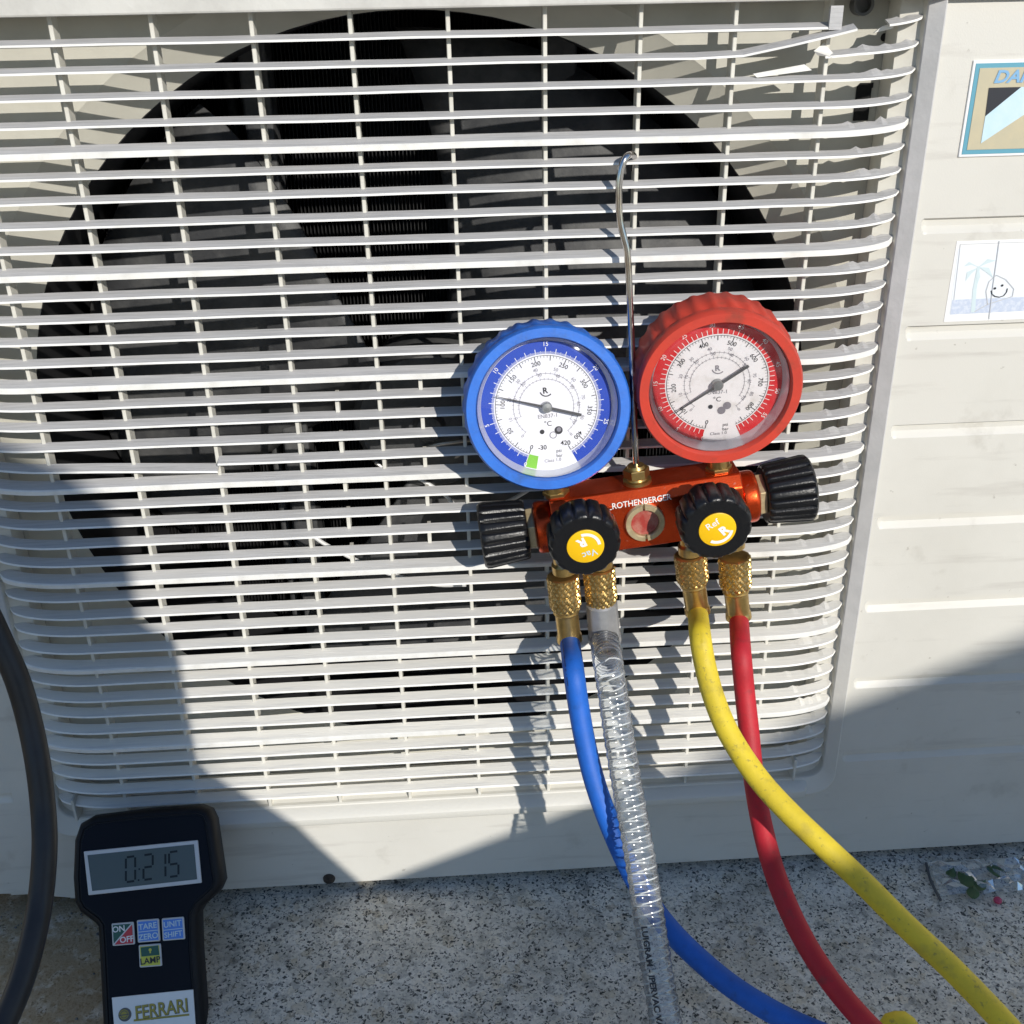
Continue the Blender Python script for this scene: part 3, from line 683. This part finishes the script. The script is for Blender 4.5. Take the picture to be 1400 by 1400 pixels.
def gauge(center, R, tilt, yaw, rubber, band, start, per, pmax, nums, bars, needle_a, dial, lens, green, prefix):
    Mg = Matrix.Translation(center) @ Matrix.Rotation(rad(yaw), 4, 'Z') @ Matrix.Rotation(rad(tilt), 4, 'X') @ Matrix.Rotation(pi/2, 4, 'X')
    s = MB(); ns = 30
    def fn(r_, h_, a, k, i): return r_*(1+.016*max(-.6, cos(a*ns))) if 6 <= k <= 8 else r_
    s.lathe([(.855*R, -.0095), (.858*R, -.002), (.872*R, 0), (.975*R, 0), (1.0*R, -.0025), (1.0*R, -.0085), (.985*R, -.0105), (1.005*R, -.013), (1.0*R, -.036), (.96*R, -.041), (0, -.042)], 240, Mg, fn=fn, cap0=False)
    bt = s.build('gauge_boot', rubber, man, smooth=True, angle=45)
    s = MB(); D = .80*R; s.lathe([(.858*R, -.0070), (.847*R, -.0045), (.830*R, -.0105), (D, -.0126), (D*.995, -.0136)], 96, Mg, cap0=False, cap1=False); s.build('dial_rim', M['bezel'], bt, smooth=True, angle=60)
    s = MB(); zd = -.0130; disc(s, Mg, D, 0, 0, zd, 0, 96); s.build('dial', dial, bt)
    pr = MB(); z1 = zd+.0002; z2 = zd+.0003
    a_of = lambda psi: rad(start+per*psi)
    a0, a1 = a_of(0), a_of(pmax)
    arc(pr, Mg, .80*D, .995*D, a0, a1, z1, 0, n=120)
    def tick(a, r0, r1, wd, mi): quad(pr, Mg, -sin(a)*r0, -cos(a)*r0, -sin(a)*r1, -cos(a)*r1, wd, z2, mi)
    arc(pr, Mg, .772*D, .779*D, a0, a1, z2, 1, n=100)
    step = pmax/84 if pmax < 500 else 10
    st = 5 if pmax < 500 else 10
    for k in range(int(pmax/st)+1):
        big = (k*st) % (25 if pmax < 500 else 50) == 0
        tick(a_of(k*st), .772*D, (.70 if big else .74)*D, .00045 if big else .00022, 1)
    nb = int(pmax/14.504*2) if pmax < 500 else int(pmax/14.504)
    for k in range(nb+1):
        bar = k*(.5 if pmax < 500 else 1); a = a_of(bar*14.504)
        five = abs(bar/5-round(bar/5)) < .01; one = abs(bar-round(bar)) < .01
        tick(a, .80*D, (.90 if five else .88 if one else .845)*D, .0004 if one else .00025, 2)
        if pmax < 500:
            for j in (1, 2, 3, 4): tick(a_of((bar+.1*j)*14.504), .80*D, .835*D, .0002, 2)
    for v in nums: a = a_of(v); text(pr, str(v), Mg, .0040, -sin(a)*.662*D, -cos(a)*.662*D, pi-a, z2, 1, .006)
    for v in bars: a = a_of(v*14.504); text(pr, str(v), Mg, .0038, -sin(a)*.945*D, -cos(a)*.945*D, pi-a, z2+.0001, 2, .004)
    # temperature scales in grey
    for r_, aa, bb, nn in ((.50, 40, 320, 36), (.415, 70, 300, 28)):
        arc(pr, Mg, r_*D, (r_+.006)*D, rad(aa), rad(bb), z1, 3, n=80)
        for k in range(nn+1):
            a = rad(aa+(bb-aa)*k/nn); tick(a, (r_-.012)*D, (r_+(.045 if k % 4 == 0 else .025))*D, .00018, 3)
            if k % 4 == 0: text(pr, str((k*5//2) % 90), Mg, .0030, -sin(a)*(r_+.075)*D, -cos(a)*(r_+.075)*D, pi-a, z2, 3, .0)
    text(pr, 'R', Mg, .0052, -.0006, .0100, .1, z2, 1 if pmax < 500 else 3, .03); arc(pr, Mg, .0036, .0043, rad(-50), rad(70), z2, 1 if pmax < 500 else 3, 0, .0105, 16)
    text(pr, 'EN837-1', Mg, .0036, .0008, -.0062, .06, z2, 3, .0); text(pr, '°C', Mg, .0046, .0008, -.0112, .06, z2, 1, .0)
    text(pr, 'psi', Mg, .0032, .0075, -.0288, .06, z2, 1, 0); text(pr, 'bar', Mg, .0030, .0078, -.0320, .06, z2, 1, 0)
    text(pr, 'Class 1.0', Mg, .0030, .0035, -.0350, .08, z2, 3, 0)
    disc(pr, Mg, .0015, -.003, -.0162, z2, 1, 16); disc(pr, Mg, .0026, .0075, -.0155, z2, 1 if pmax < 500 else 3, 20); disc(pr, Mg, .0015, .0077, -.0150, z2+.0002, 3, 16)
    arc(pr, Mg, .0018, .0023, 0, 2*pi, z2, 3, .0040, -.0185, 24)
    if pmax > 500: disc(pr, Mg, .0026, .0042, -.0188, z2+.0001, 3, 12)
    if green: text(pr, '420', Mg, .0042, .0118, -.0240, .0, z2, 1, .012)
    if green: arc(pr, Mg, .78*D, .985*D, a0-rad(11), a0-rad(.5), z2, 4, n=8); text(pr, '-30', Mg, .0042, -.0030, -.0265, .05, z2, 1, .01)
    pr.build('scale_print', [band, M['inkblack'], M['whitep'], M['inkgrey'], M['inkgreen']], bt)
    s = MB(); a = rad(needle_a); zn = -.0095; dx, dy = -sin(a), -cos(a); nx, ny = -dy, dx
    def np_(t, wv_): return [(dx*t+nx*wv_, dy*t+ny*wv_), (dx*t-nx*wv_, dy*t-ny*wv_)]
    out = [np_(-.54*D, .00085)[0], np_(.0, .0009)[0], np_(.80*D, .00015)[0], np_(.80*D, .00015)[1], np_(.0, .0009)[1], np_(-.54*D, .00085)[1]]
    s.prism(out, Mg, zn, zn+.0006, 0); s.lathe([(.0034, zn-.0026), (.0034, zn+.001), (.0028, zn+.0018), (0, zn+.002)], 28, Mg, 1)
    s.build('needle', [M['needle'], M['spindle']], bt)
    s = MB(); s.lathe([(.846*R, -.0050), (.838*R, -.0030), (.815*R, -.0024), (.5*R, -.0020), (0, -.0019)], 72, Mg, cap0=False); s.build('lens', lens, bt, smooth=True, angle=60)
    return bt, Mg
cB = at(749.5, 561, -.0520); gb, MgB = gauge(cB, .0518, -9.5, 0, M['blueb'], M['inkblue'], 21, .732, 425, (0, 50, 100, 150, 200, 250, 300, 350, 400), (0, 5, 10, 15, 20, 25), 104.5, M['dial'], M['lens'], True, '')
gb['label'] = 'blue low pressure gauge in rubber boot'
cR = at(985, 535, -.0520); gr, MgR = gauge(cR, .0512, 4, -4, M['redb'], M['inkred'], 9.6, .371, 875, (0, 100, 200, 300, 400, 500, 600, 700, 800), (0, 5, 10, 15, 20, 25, 30, 35, 40, 45, 50, 55), 54.3, M['dial_dirty'], M['lens_dusty'], False, '')
gr['label'] = 'red high pressure gauge in rubber boot'
for c_, Mq in ((cB, MgB), (cR, MgR)):
    s = MB(); l_ = loc(Mq @ Vector((0, 0, -.026))); s.lathe([(.0075, HB+.003), (.0075, l_.z-.042)], 20, ML @ Matrix.Translation((l_.x, max(-.012, min(.002, l_.y)), 0)))
    hexa(s, .009, HB+.0043, HB+.0075, ML @ Matrix.Translation((l_.x, max(-.012, min(.002, l_.y)), 0))); s.build('stem', M['brass'], man, smooth=True, angle=30)
# hose ports
for px, py in ((771, 775), (821, 770), (944, 752), (1002, 752)):
    q = loc(at(px, py, O.y-.004)); s = MB(); s.lathe([(.0085, -.006), (.0085, .0), (.007, .002), (.007, .012)], 24, ML @ Matrix.Translation((q.x, q.y, -HB-.010)))
    s.build('port', M['brass'], man, smooth=True, angle=30)

# ---------------------------------------------------------------- hoses
def knurl(mb, P0, P1, r_, rows, mi=0, n=96, amp=.0008):
    d = P1-P0; L = d.length; Mq = Matrix.Translation(P0) @ d.to_track_quat('Z', 'Y').to_matrix().to_4x4()
    prof = [(r_*.80, 0), (r_*.93, .0006)]; body = []; rows = 26
    for k in range(rows+1):
        t = k/rows; sh_ = 1
        if t > .82: sh_ = 1-.16*((t-.82)/.18)**2
        if .44 < t < .52: sh_ = .93
        body.append((r_*sh_, .0012+(L-.0024)*t))
    prof = prof+body+[(r_*.79, L-.0006), (r_*.70, L)]
    def fn(rr_, h_, a, k, i):
        if 2 <= k < 2+len(body)-1:
            u, v = (i+k) % 6, (i-k) % 6; return rr_-amp*(1 if (u < 2 or v < 2) else 0)
        return rr_
    mb.lathe(prof, n, Mq, mi, fn)
def lathe_on(mb, P0, P1, prof, seg=24, mi=0, fn=None):
    d = P1-P0; Mq = Matrix.Translation(P0) @ d.to_track_quat('Z', 'Y').to_matrix().to_4x4(); mb.lathe([(r_, t*d.length) for r_, t in prof], seg, Mq, mi, fn)
def hose(name, label, nut, ferr, path, rad_, m, step=.006):
    """nut: two pixel points; ferr: end pixel; path: (px, py, depth Z) from the ferrule on"""
    y0 = O.y-.004
    A_, B_, C_ = at(*nut[0], y0), at(*nut[1], y0), at(*ferr, y0)
    P0 = [B_+(C_-B_)*.75, C_] + [cz(*p_) for p_ in path]
    root = empty(name, P0[-1], label, 'hose')
    P_ = even(spline(P0, 24), step)
    s = MB(); s.tube(P_, rad_, 24); tb = s.build('tube', m, root, smooth=True)
    s = MB(); knurl(s, A_, B_, .0114, 16); s.build('knurled_nut', M['brass'], root)
    s = MB(); lathe_on(s, B_, C_, [(.0090, -.05), (.0094, .03), (.0084, .09), (.0083, .76), (.0090, .82), (.0092, .97), (.0080, 1.0)], 32, 0, lambda r_, h_, a, k, i: r_*(1-.035*(cos(a*8) > .3)) if 2 <= k <= 3 else r_)
    s.build('ferrule', M['brass'], root, smooth=True, angle=25)
    return root, tb, P_
HP = {}
HP['blue'] = hose('blue_hose', 'blue charging hose screwed to the leftmost port below the gauges', ((769, 786), (774, 834)), (779, 876),
     [(784, 915, .712), (791, 965, .713), (800, 1015, .714), (812, 1065, .713), (829, 1115, .712), (850, 1165, .710), (874, 1212, .704), (908, 1262, .695), (952, 1308, .684), (1010, 1355, .668), (1085, 1398, .655), (1190, 1440, .645)], .0072, M['hoseblue'])
HP['yellow'] = hose('yellow_hose', 'yellow charging hose crossing in front of the red hose', ((943, 757), (948, 798)), (954, 838),
     [(957, 868, .70), (963, 905, .698), (974, 948, .692), (991, 992, .685), (1014, 1032, .678), (1043, 1072, .67), (1080, 1112, .66), (1125, 1155, .65), (1178, 1205, .64), (1240, 1267, .63), (1305, 1328, .62), (1372, 1398, .605), (1430, 1465, .595)], .0072, M['hoseyellow'])
HP['red'] = hose('red_hose', 'red charging hose screwed to the rightmost port, passing behind the yellow hose', ((1004, 760), (1006, 806)), (1010, 845),
     [(1013, 890, .716), (1018, 945, .718), (1024, 1000, .716), (1030, 1060, .71), (1040, 1120, .70), (1055, 1180, .69), (1075, 1235, .68), (1102, 1290, .67), (1138, 1345, .655), (1185, 1400, .64), (1240, 1452, .63)], .0069, M['hosered'])

# clear reinforced hose
y0 = O.y-.004
ch = empty('clear_hose', cz(930, 1460, .6), 'clear spring reinforced vacuum hose with black print, hanging between blue and yellow hoses', 'hose')
P0 = [at(822, 835, y0), at(826, 870, y0)] + [cz(*q) for q in ((831, 905, .705), (838, 950, .703), (845, 1000, .70), (853, 1050, .697), (862, 1100, .693), (871, 1150, .688), (880, 1205, .682), (889, 1265, .675), (898, 1325, .668), (909, 1390, .66), (922, 1460, .652))]
P_ = even(spline(P0, 24), .004)
PT = .0066; P_ = even(spline(P0, 24), PT/5); _r = [.0100+.00035*cos(2*pi*k/5) for k in range(len(P_))]
s = MB(); s.tube(P_, _r, 28, 0, False); tb = s.build('tube', M['hoseclear'], ch, smooth=True)
def coil(P_, r_, pitch, n=16):
    fr_ = frames(P_); L = [0]
    for a, b_ in zip(P_, P_[1:]): L.append(L[-1]+(b_-a).length)
    out = []; k = 0; tot = L[-1]; N_ = int(tot/pitch*n)
    for i in range(N_):
        l_ = tot*i/N_
        while k < len(L)-2 and L[k+1] < l_: k += 1
        u = (l_-L[k])/(L[k+1]-L[k]); p_, t, n_, b_ = fr_[k]; q = P_[k].lerp(P_[k+1], u); a = 2*pi*l_/pitch
        out.append(q+(n_*cos(a)+b_*sin(a))*r_)
    return out
s = MB(); s.tube(coil(P_[26:], .0093, PT), .0005, 6); s.build('coil_wire', M['coilwhite'], ch, smooth=True)
s = MB(); knurl(s, at(818, 775, y0), at(823, 826, y0), .0114, 16); s.build('knurled_nut', M['brass'], ch)
s = MB(); lathe_on(s, at(822, 822, y0), at(827, 877, y0), [(.0095, 0), (.0112, .05), (.0112, .80), (.0119, .84), (.0119, .97), (.0105, 1)], 32, 0, lambda r_, h_, a, k, i: r_*(1-.03*(cos(a*10) > .5)) if 1 <= k <= 2 else r_)
s.build('sleeve', M['sleeve'], ch, smooth=True, angle=25)
def wrap(mb, s_, P_, start, size, r_, a0, mi=0, sx=1, flip=1):
    """text running along a hose, wrapped round it at the angle a0"""
    V, Fc = glyphs(s_, .035, 0); fr_ = frames(P_); L = [0]
    for a, b_ in zip(P_, P_[1:]): L.append(L[-1]+(b_-a).length)
    x0 = min(v.x for v in V); out = []
    for v in V:
        l_ = min(max(start+(v.x-x0)*size*sx, 0), L[-1]*.999); k = max(i for i in range(len(L)-1) if L[i] <= l_)
        u = (l_-L[k])/(L[k+1]-L[k]); p_, t, n_, b_ = fr_[k]; q = P_[k].lerp(P_[k+1], u)
        d = (CAM-q); d = (d-t*d.dot(t)).normalized(); e = t.cross(d); a = a0-flip*v.y*size/r_
        out.append(q+(d*cos(a)+e*sin(a))*r_)
    mb.add(out, Fc, mi)
s = MB(); k0 = min(range(len(P_)), key=lambda k: abs(proj_y(P_[k])-1262)); wrap(s, 'LUIGRAM - IPERVAC VA', P_, k0*PT/5, .0056, .01075, .40); s.build('hose_print', M['inkblack'], ch)
s = MB(); wrap(s, '-- - --- -- - ---- - -- --- - --', HP['blue'][2], .012, .0036, .00735, .72, 0, 1.5); s.build('hose_print', M['inkblack'], HP['blue'][0])

# loop of another yellow hose peeping in at the bottom
s = MB(); P1 = [cz(1205, 1445, .70), cz(1214, 1404, .70), cz(1226, 1396, .70), cz(1242, 1402, .70), cz(1262, 1450, .70)]
s.tube(even(spline(P1, 16), .004), .0062, 20); o = s.build('hose_loop', M['hoseyellow'], None, smooth=True, org=P1[0])
tag(o, 'small bend of yellow hose peeping in at the bottom edge, between red and yellow hoses', 'hose')
# black hose at the left edge
P1 = [cz(*q) for q in ((-60, 770, .66), (-22, 830, .665), (2, 880, .67), (24, 930, .675), (40, 985, .68), (52, 1045, .68), (59, 1105, .68), (61, 1160, .675), (56, 1225, .67), (45, 1285, .66), (28, 1345, .65), (5, 1400, .64), (-20, 1455, .63))]
s = MB(); s.tube(even(spline(P1, 16), .006), .0077, 24); o = s.build('black_hose', M['cable'], None, smooth=True, org=P1[-1])
tag(o, 'thick black rubber hose curving down past the left side of the grille', 'hose')

# ---------------------------------------------------------------- handheld scale display
al = rad(36); qc = at(200, 1200, -.062); roll = rad(4.6)
up = Vector((0, sin(al), cos(al))); nrm = Vector((0, -cos(al), sin(al))); xr = Vector((1, 0, 0))
X_ = xr*cos(roll)+up*sin(roll); Y_ = up*cos(roll)-xr*sin(roll)
MC = Matrix(((X_.x, Y_.x, nrm.x, qc.x), (X_.y, Y_.y, nrm.y, qc.y), (X_.z, Y_.z, nrm.z, qc.z), (0, 0, 0, 1)))
def pl(px, py, z=0):
    d = ray(px, py); c0 = MC @ Vector((0, 0, z)); t = (c0-CAM).dot(nrm)/d.dot(nrm); q = MC.inverted() @ (CAM+d*t); return (q.x, q.y)
foot = MC @ Vector((0, -.11, -.02)); 
ctl = empty('scale_display', (foot.x, foot.y, max(foot.z, 0)), 'black handheld scale display with LCD leaning against the outdoor unit', 'scale display')
out = [(106, 1150), (112, 1132), (128, 1123), (200, 1114), (268, 1109), (279, 1113), (284, 1124), (292, 1180), (296, 1206), (291, 1217), (270, 1236), (262, 1250), (263, 1300), (270, 1400), (273, 1460),
       (150, 1472), (145, 1400), (140, 1300), (138, 1266), (132, 1258), (112, 1243), (106, 1232), (104, 1200)]
face = [pl(*q) for q in out]
cx_ = sum(q[0] for q in face)/len(face); cy_ = sum(q[1] for q in face)/len(face)
def grow(k): # simple offset of the outline
    n = len(face); r_ = []
    area = sum(face[i][0]*face[(i+1) % n][1]-face[(i+1) % n][0]*face[i][1] for i in range(n)); sgn = 1 if area > 0 else -1
    for i in range(n):
        a, b_, c_ = face[i-1], face[i], face[(i+1) % n]
        e1 = Vector((b_[0]-a[0], b_[1]-a[1])).normalized(); e2 = Vector((c_[0]-b_[0], c_[1]-b_[1])).normalized()
        nn = (Vector((e1.y, -e1.x))+Vector((e2.y, -e2.x))).normalized()*sgn; r_.append((b_[0]+nn.x*k, b_[1]+nn.y*k))
    return r_
s = MB(); rg = []
for k, z in ((-.002, -.024), (.0035, -.021), (.0042, -.008), (.003, -.0035), (.0008, -.001), (-.0012, -.0006), (-.0018, -.0016)):
    rg.append([MC @ Vector((x, y, z)) for x, y in grow(k)])
s.rings(rg); sh_ = s.build('shell', M['ctrl'], ctl, smooth=True, angle=50)
s = MB(); s.rings([[MC @ Vector((x, y, -.002)) for x, y in grow(-.0026)], [MC @ Vector((x, y, -.0009)) for x, y in grow(-.0030)]]); s.build('face_plate', M['ctrl_face'], ctl)
def rect(pts, z0, z1, name, m, parent, bev=.0006):
    s = MB(); q = [pl(*p_) for p_ in pts]
    area = sum(q[i][0]*q[(i+1) % len(q)][1]-q[(i+1) % len(q)][0]*q[i][1] for i in range(len(q)))
    s.prism(q if area > 0 else q[::-1], MC, z0, z1); return s.build(name, m, parent, bevel=bev)
LC = [(114.5, 1164), (270.5, 1148.5), (276, 1207), (121, 1224)]
fr_ = rect(LC, -.0012, .0006, 'lcd_frame', M['lcdframe'], ctl)
lc_ = rect([(120, 1169), (265.5, 1154), (270, 1202), (126.5, 1218)], .0006, .0008, 'lcd', M['lcd'], fr_, 0)
s = MB()
def seg7(cx__, cy__, w_, h_, on):
    S = {'a': ((-w_, h_), (w_, h_)), 'b': ((w_, h_), (w_, 0)), 'c': ((w_, 0), (w_, -h_)), 'd': ((-w_, -h_), (w_, -h_)), 'e': ((-w_, 0), (-w_, -h_)), 'f': ((-w_, h_), (-w_, 0)), 'g': ((-w_, 0), (w_, 0))}
    for k in on:
        (a, b_), (c_, d_) = S[k]; sk_ = .07
        x0, y0_, x1, y1 = a+b_*sk_, b_, c_+d_*sk_, d_
        x0, y0_, x1, y1 = x0+(x1-x0)*.1, y0_+(y1-y0_)*.1, x1-(x1-x0)*.1, y1-(y1-y0_)*.1
        quad(s, MC, cx__+x0, cy__+y0_, cx__+x1, cy__+y1, .0015, .0009)
for (px, py), on in (((179, 1188), 'abcdef'), ((203, 1185), 'abged'), ((224, 1183), 'bc'), ((238, 1181), 'afgcd')):
    x, y = pl(px, py); seg7(x-(.002 if on == 'bc' else 0), y, .0034, .0088, on)
for px, py in ((190, 1203), (191, 1188)):
    x, y = pl(px, py); quad(s, MC, x-.0006, y, x+.0006, y, .0012, .0009)
s.build('digits', M['seg'], lc_)
def button(cx__, cy__, m, name='button'):
    h_ = 15.5; pts = [(cx__-h_-.5, cy__-h_+1), (cx__+h_-1, cy__-h_-1.5), (cx__+h_+1, cy__+h_-1.5), (cx__-h_+1, cy__+h_+1)]
    b_ = rect(pts, -.001, .0008, name, M['lcdframe'], ctl, .0012)
    k = rect([(cx__+(x-cx__)*.86, cy__+(y-cy__)*.86) for x, y in pts], .0008, .0010, 'key_face', m, b_, 0); return b_, pts
def btxt(words, size, b_, m, px, py, rot=0):
    s = MB(); x, y = pl(px, py); text(s, words, MC, size, x, y, rot, .0013, 0, .02); s.build('lettering', m, b_)
b_, pts = button(168.5, 1277, M['btngreen'])
q = [(168.5+(x-168.5)*.86, 1277+(y-1277)*.86) for x, y in pts]
s = MB(); s.add([MC @ Vector((*pl(*q[1]), .0012)), MC @ Vector((*pl(*q[3]), .0012)), MC @ Vector((*pl(*q[2]), .0012))], [(0, 1, 2)]); s.build('red_half', M['btnred'], b_)
s = MB(); quad(s, MC, *pl(*q[3]), *pl(*q[1]), .0009, .00125); s.build('divider', M['lcdframe'], b_)
btxt('ON', .0058, b_, M['whitep'], 163, 1270); btxt('OFF', .0058, b_, M['whitep'], 174, 1284)
b_, pts = button(203, 1272.5, M['btnblue']); btxt('TARE', .0056, b_, M['badgelight'], 202.5, 1266); btxt('ZERO', .0056, b_, M['badgelight'], 203.5, 1280)
s = MB(); quad(s, MC, *pl(190, 1274), *pl(217, 1271), .0005, .0012); s.build('divider', M['badgelight'], b_)
b_, pts = button(237, 1270, M['btnblue']); btxt('UNIT', .0056, b_, M['badgelight'], 236.5, 1263); btxt('SHIFT', .0052, b_, M['badgelight'], 237.5, 1277)
s = MB(); quad(s, MC, *pl(224, 1271.5), *pl(251, 1268.5), .0005, .0012); s.build('divider', M['badgelight'], b_)
b_, pts = button(205.5, 1306.5, M['btnyellow']); btxt('LAMP', .0060, b_, M['inkblack'], 206, 1313)
s = MB(); q = [(193, 1295), (217, 1292), (218.5, 1305), (194, 1307.5)]; s.add([MC @ Vector((*pl(*v), .0012)) for v in q][::-1], [(0, 1, 2, 3)]); s.build('lamp_panel', M['btngreen'], b_)
s = MB(); disc(s, MC, .0011, *pl(206, 1298), .0014, 0, 12); quad(s, MC, *pl(206, 1299), *pl(206.3, 1302.5), .0010, .0014); s.build('bulb_symbol', M['btnyellow'], b_)
lb = rect([(153, 1364), (264, 1353), (270, 1440), (160, 1450)], -.0010, .0002, 'name_label', M['paper'], ctl, 0)
s = MB(); x, y = pl(221, 1380); text(s, 'FERRARI', MC, .0130, x, y, .01, .0005, 0, .012, 0, .80); text(s, 'FERRARI', MC, .0130, x+.0003, y-.0003, .01, .0004, 1, .03, 0, .80)
x, y = pl(171, 1387); disc(s, MC, .0047, x, y, .0004, 1, 24); disc(s, MC, .0034, x-.0006, y+.0003, .0005, 0, 20)
arc(s, MC, .0022, .0027, 0, 2*pi, .0006, 1, x-.0006, y+.0003, 20); quad(s, MC, x-.004, y, x+.003, y, .0006, .0006, 1)
quad(s, MC, *pl(183, 1395), *pl(259, 1387), .0014, .0004, 0); x, y = pl(220, 1391.5); text(s, '--- - ---- -- - ---', MC, .0024, x, y, .01, .0006, 1, 0)
s.build('lettering', [M['gold'], M['ironwork']], lb)

# ---------------------------------------------------------------- bits on the ground
P0 = gnd(1335, 1205); wrp = empty('plastic_packet', P0, 'torn clear plastic packet lying on the concrete under the right end of the unit', 'plastic packet')
s = MB(); rnd = random.Random(3); nx_, ny_ = 16, 9
C4 = [gnd(1268, 1184), gnd(1420, 1176), gnd(1425, 1218), gnd(1286, 1231)]
V = []
for j in range(ny_):
    for i in range(nx_):
        u, v = i/(nx_-1), j/(ny_-1); q = C4[0]*(1-u)*(1-v)+C4[1]*u*(1-v)+C4[2]*u*v+C4[3]*(1-u)*v
        V.append(q+Vector((rnd.uniform(-.0015, .0015), rnd.uniform(-.0015, .0015), .003+rnd.uniform(0, .007)*(1 if 0 < i < nx_-1 and 0 < j < ny_-1 else .3))))
s.add(V, [(j*nx_+i, j*nx_+i+1, (j+1)*nx_+i+1, (j+1)*nx_+i) for j in range(ny_-1) for i in range(nx_-1)]); s.build('film', M['film'], wrp)
s = MB(); E_ = [gnd(1266, 1180, .003), gnd(1273, 1205, .004), gnd(1286, 1231, .003)]; s.tube(spline(E_, 6), .0012, 8); s.build('seam', M['ironwork'], wrp, smooth=True)
for px, py, L_, a, _lb in ((1322, 1205, .017, 2.2, 'dark green leaf in the middle of the plastic packet, largest of the clump'), (1338, 1212, .014, .4, 'dark green leaf just right of the largest leaf in the packet'), (1330, 1222, .012, 1.2, 'small green leaf lowest in the packet, nearest its front edge'), (1362, 1192, .016, 2.9, 'green leaf lying apart at the right of the plastic packet'), (1300, 1196, .010, .9, 'tiny green leaf nearest the dark left seam of the packet')):
    q = gnd(px, py, .005); s = MB(); n = 8; V = []
    for k in range(n+1):
        t = k/n; wv_ = .42*L_*math.sin(pi*min(1, t*.95+.03))**.8; d = Vector((cos(a), sin(a), 0)); e = Vector((-sin(a), cos(a), 0))
        V += [q+d*(t-.5)*L_-e*wv_+Vector((0, 0, .003*t)), q+d*(t-.5)*L_+Vector((0, 0, .0045*t+.0006)), q+d*(t-.5)*L_+e*wv_+Vector((0, 0, .002*t))]
    s.add(V, [(3*k+j, 3*k+j+1, 3*k+j+4, 3*k+j+3) for k in range(n) for j in range(2)])
    o = s.build('leaf', M['leaf'], None, smooth=True, org=q)
    tag(o, _lb, 'leaf', 'leaves under the plastic packet')
s = MB(); q = gnd(1364, 1231, .003); s.lathe([(.001, -.003), (.0032, -.001), (.0034, .001), (.0015, .003)], 7, Matrix.Translation(q)); tag(s.build('scrap', M['pink'], None, org=q), 'tiny pink scrap on the concrete beside the plastic packet', 'scrap')

s = MB(); rnd = random.Random(11)
for k in range(420):
    q = Vector((rnd.uniform(-.5, .5), -abs(rnd.gauss(0, .016))+.006 if k < 300 else rnd.uniform(-.25, 0), 0)); r_ = rnd.uniform(.0004, .0012)*(1.6 if rnd.random() < .08 else 1)
    n = 5; s.rings([[q+Vector((r_*h_*cos(2*pi*i/n+k)*rnd.uniform(.7, 1.2), r_*h_*sin(2*pi*i/n+k)*rnd.uniform(.7, 1.2), z*r_)) for i in range(n)] for h_, z in ((.8, -.1), (1, .4), (.5, 1))])
tag(s.build('grit', M['grit']), None, None, kind='stuff')

# ---------------------------------------------------------------- added and unseen: blockers shaped for the shade, and a pale bounce wall
def shade(name, pts, m, th=.05, drop=None, low=0):
    s = MB(); F_ = []
    for px, py, d in pts:
        q = at(px, py, PY); F_.append(Vector((q.x+TH*d, q.y-d, q.z-low+TV*d)))
    off = Vector((0, -th, 0)); T0_ = F_; B0_ = [Vector((q.x, q.y, -.01 if drop is None else q.z-drop)) for q in F_]; T1_ = [q+off for q in F_]; B1_ = [q+off for q in B0_]
    s.rings([T0_, T1_, B1_, B0_, T0_], 0, False, False, False)
    s.add([T0_[0], T1_[0], B1_[0], B0_[0]], [(0, 1, 2, 3)]); s.add([T0_[-1], T1_[-1], B1_[-1], B0_[-1]], [(3, 2, 1, 0)])
    return s.build(name, m, None, org=Vector((F_[0].x, F_[0].y, 0)))
EDGE = [(-900, 520, 2.2), (-300, 545, 1.9), (0, 600, 1.6), (90, 645, 1.4), (150, 690, 1.25), (170, 738, 1.1), (180, 795, .98), (186, 844, .86), (205, 858, .80), (236, 868, .74), (243, 890, .72), (245, 940, .72), (244, 1000, .71), (262, 1032, .71), (292, 1060, .71),
     (335, 1085, .71), (400, 1122, .71), (440, 1160, .71), (500, 1213, .71)]
tag(shade('shade_blocker_left', EDGE, M['canvas'], .012, .24), 'unseen grey band added behind the camera, outlined to throw the stepped shade on the grille', 'shade blocker')  # added out of view, its edge traced back from the left shade boundary
tag(shade('shade_blocker_far', [(-2500, 560, 4.4), (0, 640, 4.4), (140, 760, 4.4), (180, 900, 4.4), (236, 1000, 4.4), (300, 1090, 4.4), (400, 1170, 4.4), (520, 1262, 4.4), (700, 1200, 4.4), (950, 1105, 4.4), (1250, 991, 4.4), (1400, 933, 4.4), (2100, 665, 4.4), (2600, 640, 4.4)], M['render'], .2), 'unseen blocker added far behind the camera, its stepped top shaped to fill in the shade', 'wall')  # added out of view, blocks the sun below the two nearer blockers
tag(shade('shade_blocker_right', [(500, 1213, 1.0), (700, 1137, 1.35), (950, 1042, 1.8), (1250, 928, 2.4), (1400, 870, 2.8), (2100, 605, 4.0)], M['render'], .04, .2), 'unseen sloping band added behind the camera to throw the slanting shade', 'hand rail')  # added out of view, its slope laid to give the slanting shade edge
b = MB(); b.box((-3.5, .52, -.01), (4.5, .72, 3.6)); tag(b.build('bounce_wall', M['render_light'], None, org=Vector((0, .6, 0))), 'unseen pale wall added behind the outdoor unit to bounce light onto the ground', 'bounce wall')  # added out of view, reflects sunlight onto the shaded ground
